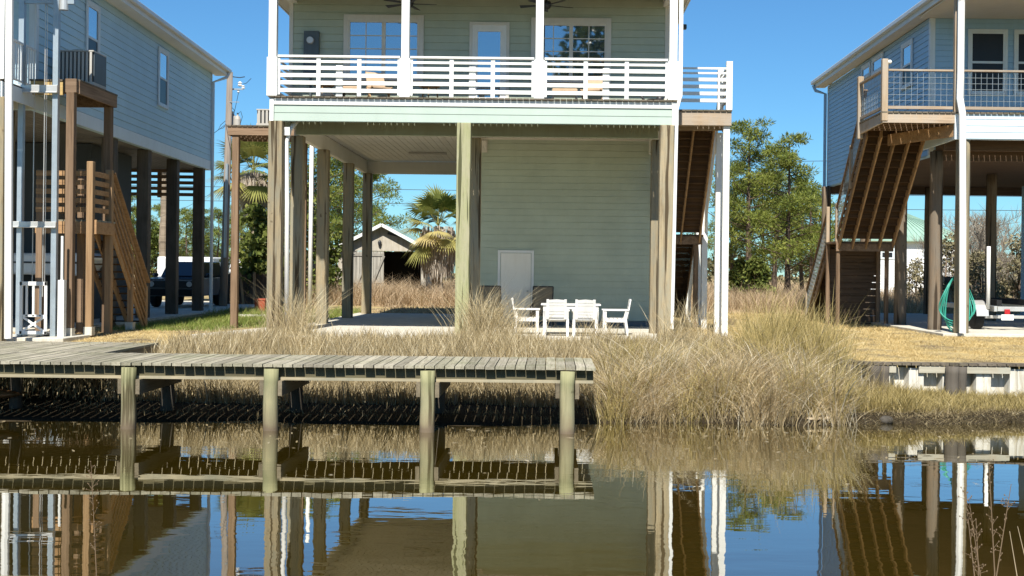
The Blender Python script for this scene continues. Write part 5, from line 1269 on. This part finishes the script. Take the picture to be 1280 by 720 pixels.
# behind the grey house
for (px, Y, o, rz_, s, lab) in ((160,82,pC,1.0,0.66,'pine showing right of the short wooden staircase'),(172,90,pA,2.0,0.50,'tall pine behind the second dark post of the grey house'),(206,86,pB,0.4,0.60,'pine behind the thin bare palm trunk'),(232,84,pC,2.7,0.58,'pine between the last two posts of the grey house'),(250,95,pA,4.2,0.52,'narrow pine beside the last post of the grey house'),(272,78,pC,5.0,0.55,'pine just right of the grey house downspout'),(300,85,pB,1.9,0.60,'pine behind the platform leg and utility pole'),(336,72,pA,0.3,0.56,'pine behind the red crate at the left'),(190,74,lB,0.8,0.78,'dark leafy tree behind the parked car')):
    dupput(o, px, Y, rz_, s, lab)
bA = put(bare(5.0, 21, 'bare grey tree behind the white guide post'), 1218, 56); bA['group'] = G
for (px,Y,rz_,s,lab) in ((1262,58,1.0,1.0,'bare grey tree at the right edge beyond the trailer'),(1190,62,2.0,0.85,'bare grey tree behind the piling with the white pipe'),(1240,70,3.0,1.15,'bare tree farther back between the right pilings')):
    dupput(bA, px, Y, rz_, s, lab)
lD = put(leafy(3.4, 31, 'green shrub in front of the white house with the green roof','evergreen_shrub','scrub','shrub',0.45,0.08,60,0.14,40), 1186, 54); lD['group'] = G
dupput(lD, 1146, 57, 1.0, 0.7, 'low shrub by the white house seen left of the dark piling')
dupput(lD, 1226, 53, 2.0, 0.8, 'shrub behind the trailer winch post'); dupput(lD, 1272, 54, 4.0, 1.0, 'shrub at the far right edge behind the trailer')
oak = leafy(19.0, 44, 'tall leafy tree seen only as a reflection in the double window beside the ceiling fan', 'broadleaf_tree', 'leaf', 'tree', 0.26, 0.3, 60, 0.5, 60)
oak.location = (3.4, -17, 0.95)
# far treeline
C = []; Rd = []
for k in range(260):
    x = -150+1.3*k+rnd.uniform(-.6,.6); C.append((x, 145+rnd.uniform(-5,10), 1.2+rnd.uniform(0,3.2))); Rd.append(rnd.uniform(1.0,2.2))
tag(np_mesh('treeline', *leafcloud(C,Rd,110,0.55,0.4,0.9), M['dull']), 'low far off line of scrub along the horizon', 'treeline', kind='stuff')

# palms
def palm(H, seed, label, skirt=1.5, crown=1.6, nf=30, tr=0.22, skr=0.55):
    rr = random.Random(seed); t = thing('palm_tree', (0,0,0), label, 'palm tree', 'palms behind the houses'); b = MB()
    k = 14; b.tube([(0.03*math.sin(i),0.03*math.cos(i*1.7),H*i/k) for i in range(k+1)], [tr*(1.15-0.25*i/k)*(1+0.05*(i%2)) for i in range(k+1)], 10); b.build('trunk', M['palmtrunk'], t, local=True)
    if skirt > 0:
        n = 1500; z = npr.uniform(H-skirt*0.95,H+0.05,n); f = (H-z)/skirt
        rad = skr*(0.55+0.5*np.sin(PI*np.clip(0.25+0.6*f,0,1)))*npr.uniform(0.75,1.1,n); a = npr.uniform(0,2*PI,n)
        B = np.stack([rad*0.8*np.cos(a),rad*0.8*np.sin(a),z],1)
        h = -npr.uniform(0.35,0.8,n)
        np_mesh('dead_frond_skirt', *blades(B, h, a, -npr.uniform(0.0,0.28,n), np.full(n,0.12), 0.0, npr.uniform(0.03,0.075,n), np.clip(npr.normal(0.5,0.25,n),0,1), 3), M['deadfrond'], t)
    P = []
    for f in range(nf):
        an = f*2.399+rr.uniform(-.2,.2); el = R(88-128*(f+0.5)/nf+rr.uniform(-8,8))
        d = Vector((math.cos(an)*math.cos(el),math.sin(an)*math.cos(el),math.sin(el))); L_ = crown*rr.uniform(0.5,0.66)
        o = Vector((0,0,H+0.05)); e = o+d*L_+Vector((0,0,-0.10*L_)); side = d.cross(Vector((0,0,1))); side.normalize(); 
        up = side.cross(d); tintv = min(1,max(0,rr.gauss(0.42 if el > 0 else 0.8,0.15)))
        n = 26; qs = []
        for j in range(n):
            ph = R(-100+200*j/(n-1)); dd = (d*math.cos(ph)+side*math.sin(ph)+up*(-0.18*abs(math.sin(ph)))).normalized(); Lb = crown*0.55*(0.75+0.25*math.cos(ph))*rr.uniform(0.85,1.1)
            w_ = dd.cross(up).normalized()*0.020*crown/1.6*1.6
            m_ = e+dd*Lb*0.5; tip = e+dd*Lb+Vector((0,0,-0.20*Lb))
            qs.append([tuple(e),tuple(m_-w_),tuple(tip),tuple(m_+w_)])
        V = np.array(qs).reshape(-1,3); P.append((V,(np.arange(n)*4)[:,None]+np.array([[0,1,2,3]]),np.zeros((0,3),int),np.full(n*4,tintv)))
        s0 = side*0.018
        P.append((np.array([tuple(o-s0),tuple(o+s0),tuple(e+s0),tuple(e-s0)]),np.array([[0,1,2,3]]),np.zeros((0,3),int),np.full(4,0.8)))
    np_mesh('crown', *merge(P), M['frond'], t)
    return t
q = palm(3.75, 2, 'short palm with a shaggy skirt of dead fronds right of the old garage', 2.1, 2.0, 34, 0.24, 0.95); q.location = (fx(547,360,57), 57, 0.93)
q = palm(6.2, 6, 'tall palm with a grey dead frond skirt behind the equipment platform', 1.6, 2.2, 34, 0.2, 0.7); q.location = (fx(316,300,56),56,0.93)
q = palm(9.2, 9, 'thin bare trunked palm rising between the posts of the grey house', 0.5, 1.8, 26, 0.28, 0.4); q.location = (fx(205,360,72),72,0.93)

# ------------------------------------------------------------------ background buildings and objects
# old garage
GYf = 61.0
gr = thing('garage', (fx(472,360,GYf), GYf+3, 0.95), 'old weathered garage with a green roof and one open doorway', 'garage')
ga, gb, gc = at(411,318,GYf), at(478,282,GYf), at(531,309,GYf); gxm = gb.x; hw = (gc.x-ga.x)/2
xl_, xr_ = gxm-hw, gxm+hw; ze = (ga.z+gc.z)/2; zr = gb.z; zd = fz(505,314,GYf)
b = MB(); b.ext([(xl_+0.2,GYf,zd),(xr_-0.2,GYf,zd),(xr_-0.2,GYf,ze),(gxm,GYf,zr-0.06),(xl_+0.2,GYf,ze)],(0,0.12,0))
b.box(xl_+0.2,fx(440,340,GYf),GYf,GYf+0.12,0.9,zd); b.box(xr_-0.45,xr_-0.2,GYf,GYf+0.12,0.9,zd); b.box(xl_+0.2,xl_+0.32,GYf+0.12,GYf+6,0.9,ze); b.box(xr_-0.32,xr_-0.2,GYf+0.12,GYf+6,0.9,ze); b.box(xl_+0.32,xr_-0.32,GYf+5.9,GYf+6,0.9,ze)
b.build('wall', M['shedwall'], gr)
b = MB(); b.box(xl_+0.33,xr_-0.33,GYf+2.5,GYf+2.55,0.9,ze); b.build('dark_inside_sheet', M['black'], gr)  # black sheet standing in for the unlit inside of the garage
b = MB()
b.ext([(xl_-0.25,GYf-0.35,ze-0.12),(gxm,GYf-0.35,zr),(gxm,GYf-0.35,zr+0.08),(xl_-0.25,GYf-0.35,ze-0.04)],(0,6.8,0)); b.ext([(xr_+0.25,GYf-0.35,ze-0.12),(gxm,GYf-0.35,zr),(gxm,GYf-0.35,zr+0.08),(xr_+0.25,GYf-0.35,ze-0.04)],(0,6.8,0)); b.build('roof', M['greenroof'], gr)
b = MB()
for xe in (xl_-0.25, xr_+0.25): b.bar((xe,GYf-0.38,ze-0.09),(gxm,GYf-0.38,zr+0.03),0.04,0.16)
b.build('barge_board', M['white'], gr)
d0, d1 = fx(441,340,GYf-0.1), fx(480,340,GYf-0.1)
b = MB(); n = 9
for k in range(n): x = d0+(d1-d0)*k/n; b.box(x,x+(d1-d0)/n-0.015,GYf-0.12,GYf-0.08,0.98,zd-0.03)
do = b.build('garage_door', M['greywood'], gr)
b = MB()
for z in (1.3,2.0,zd-0.2): b.box(d0,d1,GYf-0.16,GYf-0.121,z-0.07,z+0.07)
b.bar((d0,GYf-0.18,1.35),(( d0+d1)/2,GYf-0.18,zd-0.25),0.04,0.12); b.bar((d1,GYf-0.18,zd-0.25),((d0+d1)/2,GYf-0.18,1.4),0.04,0.12)
b.build('brace', M['greywood'], do)
b = MB(); p = at(475,304,GYf); b.lathe([(0.03,0.3),(0.10,0.2),(0.08,0.08),(0.04,0.0)],(p.x,GYf-0.1,p.z-0.15),10); b.build('wall_lamp', M['darkmetal'], gr)
b = MB(); p0, p1 = at(492,291,GYf), at(507,296,GYf); b.bar((p0.x-0.3,GYf-0.05,p0.z-0.02),(p1.x,GYf-0.05,p1.z-0.02),0.04,0.13); b.build('gable_vent', M['darkmetal'], gr)
# left lean-to
b = MB(); x0 = xl_-2.4; b.ext([(x0,GYf-0.1,ze-1.05),(xl_+0.1,GYf-0.1,ze-0.1),(xl_+0.1,GYf-0.1,ze),(x0,GYf-0.1,ze-0.95)],(0,6,0)); b.build('lean_to_roof', M['greenroof'], gr)
b = MB()
for x in (x0+0.1,x0+1.3): b.box(x,x+0.1,GYf,GYf+0.1,0.9,ze-0.6)
b.build('lean_to_post', M['greywood'], gr)

# white house with green roof, right background
wh = thing('house', (fx(1160,360,92), 92, 0.95), 'white two storey house with a green metal roof far behind the right pilings', 'house')
WYf = 88.0; xa, xb = fx(1085,330,WYf), fx(1206,330,WYf); ze = fz(1150,302,WYf); zr = fz(1130,272,WYf)
b = MB(); laps(b,(xa,WYf,0),(1,0,0),xb-xa,0.95,ze,(0,-1,0),0.2,0.015); b.box(xa,xb,WYf+0.002,WYf+8,0.95,ze); b.build('wall', M['boatwhite'], wh)
b = MB(); xm = fx(1120,280,WYf+4)
b.ext([(xa-0.5,WYf-0.5,ze),(xb+0.5,WYf-0.5,ze),(xb+0.5,WYf-0.5,ze+0.12),(xa-0.5,WYf-0.5,ze+0.12)],(0,9,0))
b.add([(xa-0.5,WYf-0.5,ze+0.12),(xb+0.5,WYf-0.5,ze+0.12),(xb+0.5,WYf+8.5,ze+0.12),(xa-0.5,WYf+8.5,ze+0.12),(xm-1.0,WYf+4,zr+0.6),(xm+0.6,WYf+4,zr+0.6)],[(0,1,5,4),(1,2,5),(2,3,4,5),(3,0,4)])
for k in range(18):
    x = xa-0.4+(xb-xa+0.8)*k/17; b.bar((x,WYf-0.5,ze+0.14),(xm+(x-xm)*0.12,WYf+3.9,zr+0.62),0.03,0.04)
b.build('roof', M['greenroof'], wh)
for (pa, pb, ya, yb_) in ((1153,1177,306,324),(1100,1118,306,324)):
    p, q_ = at(pa,yb_,WYf), at(pb,ya,WYf)
    window(wh,(p.x,WYf-0.016,p.z),(1,0,0),(0,-1,0),q_.x-p.x,q_.z-p.z,M['greytrim'],M['glassdark'],tw=0.1,sashes=2,bars=(0,1))

# utility pole
UY = 50.0; ux = fx(284,240,UY); zt_ = fz(284,90,UY)
up = thing('utility_pole', (ux, UY, 0.9), 'leaning weathered utility pole with a transformer beside the grey house', 'utility pole')
b = MB(); b.tube([(ux-0.13,UY,0.8),(ux-0.05,UY,4),(ux+0.06,UY,zt_)],[0.17,0.15,0.12],10); b.build('pole', M['barkgrey'], up, smooth=True)
b = MB(); b.tube([(ux-0.02,UY-0.16,fz(280,322,UY)),(ux+0.02,UY-0.16,fz(282,205,UY))],0.06,8); b.build('riser_pipe', M['galv'], up)
b = MB()
for (px,py) in ((291,150),(297,152)):
    p = at(px,py,UY+0.3); b.lathe([(0.10,-0.32),(0.13,-0.28),(0.13,0.10),(0.10,0.20),(0.03,0.26),(0.04,0.36)],(p.x,UY+0.3,p.z),12)
b.build('transformer', M['acgrey'], up, smooth=False)
b = MB(); p = at(300,112,UY+0.3); b.bar((ux+0.05,UY+0.2,p.z),(p.x+0.15,UY+0.2,p.z),0.05,0.06); b.build('bracket', M['galv'], up)
b = MB(); b.bar((ux+0.05,UY+0.2,fz(300,157,UY)),(fx(300,157,UY),UY+0.2,fz(300,157,UY)),0.05,0.06); b.build('bracket', M['galv'], up)
b = MB(); b.bar((ux,UY-0.1,fz(300,128,UY)),(fx(300,128,UY),UY-0.1,fz(300,128,UY)),0.03,0.03); b.build('bracket', M['galv'], up)
b = MB()
for (px,py,s_) in ((300,105,0.10),(304,109,0.08),(298,114,0.06)):
    p = at(px,py,UY+0.25); b.lathe([(s_*0.5,-s_),(s_,-s_*0.6),(s_*0.5,0),(s_,s_*0.4),(s_*0.3,s_)],(p.x,UY+0.25,p.z),10)
b.build('insulator', M['pvc'], up)
b = MB()
def wirepx(pts, r=0.012, Y=UY+0.2): b.tube([at(px,py,Y) for (px,py) in pts], r, 5, caps=False)
wirepx([(298,116),(296,126),(294,135),(292,144)]); wirepx([(304,105),(308,104),(312,100),(314,98)]); wirepx([(297,143),(301,139),(303,146),(300,156)]); wirepx([(290,142),(287,138),(289,133),(293,138)])
wirepx([(283,150),(276,156),(273,162),(279,160),(285,154)]); wirepx([(291,96),(300,97),(306,96)],0.02)
b.build('jumper_wire', M['darkmetal'], up)
b = MB(); b.tube([at(283,155,UY),at(268,166,46.5),at(262.5,170,45.3)],0.012,5,caps=False)
tag(b.build('service_cable', M['darkmetal']), 'dark service cable from the utility pole to the grey house', 'cable')
b = MB(); b.tube([at(283,205,UY),at(274,222,52),at(262,243,55)],0.010,5,caps=False); b.tube([at(262,243,55),at(235,258,60),at(150,290,75)],0.010,5,caps=False)
tag(b.build('service_cable', M['darkmetal']), 'thin cable sagging left from the lower part of the utility pole', 'cable')
for (z, lab) in ((6.35,'lowest of the three long power lines crossing behind the houses'),(7.15,'middle of the three long power lines crossing behind the houses'),(8.75,'highest of the three long power lines crossing behind the houses')):
    b = MB(); b.tube([(x, 68, z+0.0004*(x-10)**2*0.2+ (0.02*(x) if z>8 else 0)) for x in range(-60,101,8)], 0.016, 5, caps=False)
    tag(b.build('power_line', M['darkmetal']), lab, 'power line', 'power lines behind the houses')

# parked suv under the grey house
SYc = 47.0; sxc = fx(221,360,SYc)
sv = thing('parked_suv', (sxc-0.25, SYc, 1.03), 'dark navy suv parked facing the canal behind the grey house', 'car')
def loc(pts, x0, x1): return [(x0, y, z) for (y, z) in pts], (x1-x0, 0, 0)
b = MB(); b.ext(*loc([(0,0.45),(0.02,0.95),(0.12,1.12),(1.25,1.18),(4.6,1.2),(4.75,0.95),(4.75,0.45)],-0.95,0.95)); b.build('body', M['cargrey'], sv, local=True, bevel=0.06, seg=3)
b = MB(); b.add([(-0.82,1.22,1.17),(0.82,1.22,1.17),(0.82,4.55,1.17),(-0.82,4.55,1.17),(-0.70,1.85,1.82),(0.70,1.85,1.82),(0.70,4.40,1.84),(-0.70,4.40,1.84)],[(0,1,5,4),(1,2,6,5),(2,3,7,6),(3,0,4,7),(4,5,6,7),(0,3,2,1)]); cb = b.build('cabin', M['carpaint'], sv, local=True, bevel=0.05)
b = MB(); b.add([(-0.70,1.27,1.24),(0.70,1.27,1.24),(0.61,1.80,1.77),(-0.61,1.80,1.77)],[(0,1,2,3)]); b.v = [(x,y-0.03,z+0.02) for (x,y,z) in b.v]; b.build('windscreen', M['windscreen'], cb, local=True)
for s in (-1,1):
    b = MB(); b.add([(s*0.83,1.55,1.25),(s*0.83,2.75,1.25),(s*0.735,2.75,1.75),(s*0.735,1.95,1.75)],[(0,1,2,3)]); b.add([(s*0.83,2.85,1.25),(s*0.83,4.3,1.25),(s*0.735,4.2,1.75),(s*0.735,2.85,1.75)],[(0,1,2,3)]); b.build('side_window', M['glassdark'], cb, local=True)
b = MB(); b.box(-0.92,0.92,-0.03,-0.001,0.80,1.06); b.build('grille', M['darkmetal'], sv, local=True)
b = MB(); b.box(-0.96,0.96,-0.14,-0.005,0.48,0.74); b.build('bumper', M['rubber'], sv, local=True, bevel=0.03)
b = MB(); b.ext([(-0.90,0.14,1.125),(0.90,0.14,1.125),(0.84,1.2,1.20),(-0.84,1.2,1.20)],(0,0,0.02)); b.build('bonnet', M['carpaint'], sv, local=True)
for s in (-1,1):
    b = MB(); b.lathe([(0.10,-0.06),(0.11,-0.035)],(s*0.74,0,0.93),14,'Y'); b.build('headlight', M['lens'], sv, local=True)
    b = MB(); b.ell((s*1.06,1.45,1.28),(0.12,0.06,0.09)); b.build('wing_mirror', M['carpaint'], sv, local=True, smooth=True)
    for y in (0.85,3.75): wheel(sv,(s*0.84,y,0.40),0.40,0.26,M['alu'],20,True)

# white trailers and boat behind
ct = thing('cargo_trailer', (fx(228,360,58), 60, 1.0), 'long white box trailer behind the parked suv', 'trailer')
xa, xb = fx(196,340,57), fx(266,340,57); z1_ = fz(230,321,57)
b = MB(); b.box(xa,xb,57,62,1.55,z1_); b.build('body', M['boatwhite'], ct, bevel=0.08)
b = MB(); b.box(fx(246,340,57),xb+0.01,56.95,56.99,1.5,fz(255,336,57)); b.build('end_panel', M['meter'], ct)
for x in (xa+0.4,xb-0.4): wheel(ct,(x,58.5,1.33),0.36,0.24,M['alu'],18)
bt = thing('covered_boat', (fx(302,360,55), 56, 1.0), 'white boat bow with small dark lettering above the brown fence', 'boat')
def bp(px,py,Y): return tuple(at(px,py,Y))
b = MB(); y0 = 55.0
front = [bp(285,342,y0),bp(287,330,y0),bp(293,318,y0),bp(305,313,y0),bp(322,312,y0),bp(334,318,y0),bp(336,342,y0)]
b.ext(front,(0,5,0)); b.build('hull', M['boatwhite'], bt, bevel=0.12, seg=3)
b = MB(); x0 = fx(286,350,y0); b.box(x0+0.1,fx(334,350,y0),y0+0.3,y0+4.5,1.5,fz(310,341,y0)); b.build('trailer_frame', M['galv'], bt)
for x in (x0+0.35, fx(330,350,y0)): wheel(bt,(x,y0+2,1.3),0.33,0.2,M['alu'],18)
tc = bpy.data.curves.new('lettering','FONT'); tc.body = 'rrz'; tc.size = 0.42; tc.extrude = 0.004; tc.align_x = 'CENTER'
tf = bpy.data.objects.new('lettering_curve', tc); col.objects.link(tf); bpy.context.view_layer.update()
lm = bpy.data.meshes.new_from_object(tf.evaluated_get(bpy.context.evaluated_depsgraph_get())); bpy.data.objects.remove(tf)
to = bpy.data.objects.new('lettering', lm); col.objects.link(to); lm.materials.clear(); lm.materials.append(M['darkmetal']); to.parent = bt
p = at(302,331,y0-0.02); to.location = Vector((p.x,y0-0.015,p.z))-Vector(bt.location); to.rotation_euler = (PI/2,0,0)
# fence
fe = thing('board_fence', (fx(298,360,53), 53, 1.0), 'dark board fence with pale leaning stakes below the white boat', 'fence')
b = MB(); x = fx(262,360,53)
while x < fx(344,360,53): b.box(x,x+0.14,53,53.03,0.9,fz(298,343,53)+0.06*rnd.random()); x += 0.15
b.build('boards', M['fencewood'], fe)
for (px,tp,yt) in ((265,1,345),(271.5,-3,344),(278,0,354),(291,0,355),(297,-5,354),(306,-6,340),(318,0,340)):
    p = at(px,386,52.8); q_ = at(px+tp,yt,52.8); b = MB(); b.bar(p+Vector((0,0,-0.3)),q_,0.10,0.06,(1,0,0)); b.build('stake', M['orange'], fe)
b = MB(); p = at(326,384,46); b.box(p.x-0.2,p.x+0.2,45.8,46.2,0.95,1.38); b.box(p.x-0.22,p.x+0.22,45.78,46.22,1.381,1.46)
tag(b.build('plastic_crate', M['redcrate'], bevel=0.02), 'faded red plastic crate on the lawn beside the green house', 'crate')
# white boat hull under the grey house landing
wb = thing('small_boat', (-14.6, 33.5, 1.0), 'small white boat stored under the grey house behind the lift', 'boat')
b = MB(); zc = fz(40,330,33)
b.ext([(-17,33,zc-0.25),(-16.6,33,zc+0.28),(-12.9,33,zc+0.32),(-12.6,33,zc+0.20),(-13.0,33,zc-0.32)],(0,1.6,0)); b.build('hull', M['boatwhite'], wb, bevel=0.08)
b = MB()
for x in (-16,-13.5): b.box(x-0.1,x+0.1,33.2,34.4,1.0,zc-0.3)
b.build('stand', M['brown'], wb)
b = MB(); b.box(-17,-12.65,32.97,32.995,zc+0.02,zc+0.07); b.build('rub_rail', M['darkmetal'], wb)
# canoe end under the dock
b = MB(); cx_, cyy, cz_ = -10.9, 21.0, 0.36; b.ell((cx_,cyy,cz_),(1.65,0.36,0.13),16)
tag(b.build('canoe', M['canoe'], smooth=True), 'brown canoe hull lying on the bank under the dock', 'canoe')
# stones at the waterline
b = MB(); p = at(1108,522,21.15); b.ell((p.x,21.15,0.05),(0.13,0.10,0.085),10); tag(b.build('stone', M['rock'], smooth=True), 'dark wet stone at the waterline below the seawall', 'stone')
b = MB(); p = at(1010,524,20.95); b.tube([(p.x-0.55,20.95,0.06),(p.x,20.85,0.08),(p.x+0.7,21.0,0.12)],[0.03,0.045,0.02],8); tag(b.build('driftwood', M['weedpale'], smooth=True), 'pale driftwood stick lying at the edge of the reed mound', 'driftwood')

n = 420; fxy = np.stack([npr.uniform(-12,12,n), 20.3-np.abs(npr.normal(0,1.6,n))**1.3, np.full(n,0.006)],1); fxy = fxy[fxy[:,1] > 9]; n = len(fxy)
aa = npr.uniform(0,2*PI,n); ll = npr.uniform(0.02,0.09,n); dv = np.stack([np.cos(aa),np.sin(aa),np.zeros(n)],1)*ll[:,None]; sv = np.stack([-np.sin(aa),np.cos(aa),np.zeros(n)],1)*npr.uniform(0.006,0.02,n)[:,None]
V = np.stack([fxy-dv,fxy+sv,fxy+dv,fxy-sv],1).reshape(-1,3)
tag(np_mesh('floating_debris', V, (np.arange(n)*4)[:,None]+np.array([[0,1,2,3]]), np.zeros((0,3),int), np.repeat(npr.uniform(0.1,0.9,n),4), M['reed']), 'bits of dead leaf and reed floating on the canal', 'debris', kind='stuff')
# ------------------------------------------------------------------ foreground weeds on the near bank
def weed(label, base, tips, m, sprig=26, seed=1, r=0.0035):
    rr = random.Random(seed); t = thing('dead_weed', base, label, 'weed', 'dead weeds on the near bank'); 
    for (px, py, Y) in tips:
        e = at(px,py,Y); p = Vector(base); b = MB(); m1 = p.lerp(e,0.45)+Vector((rr.uniform(-.03,.03),0,0.0))
        b.tube([p,m1,e],[r,r*0.8,r*0.35],5)
        for k in range(sprig):
            f = rr.uniform(0.55,1.0); q_ = m1.lerp(e,(f-0.45)/0.55) if f > 0.45 else p.lerp(m1,f/0.45)
            d = Vector((rr.uniform(-1,1),rr.uniform(-.4,.4),rr.uniform(0.1,1))).normalized()*rr.uniform(0.012,0.04)
            b.tube([q_,q_+d],[r*0.3,r*0.2],3,caps=False); b.ell(q_+d,(r*0.8,r*0.8,r*1.1),5)
        b.build('stem', m, t)
YW = 5.0
weed('tall branching dead weed at the lower right corner of the photo', tuple(Vector((fx(1240,760,YW),YW,0.98))), ((1206,612,YW),(1212,630,YW),(1236,575,YW),(1264,605,YW),(1220,650,YW)), M['weed'], 20, 3)
weed('thin single dead weed with a feathery top at the lower left', tuple(Vector((fx(122,770,YW),YW,0.98))), ((114,582,YW),), M['weed'], 46, 5, 0.0026)
weed('low bent pale grass stems at the right edge above the water', tuple(Vector((fx(1300,740,YW),YW,0.98))), ((1262,664,YW),(1272,658,YW)), M['weedpale'], 0, 8)
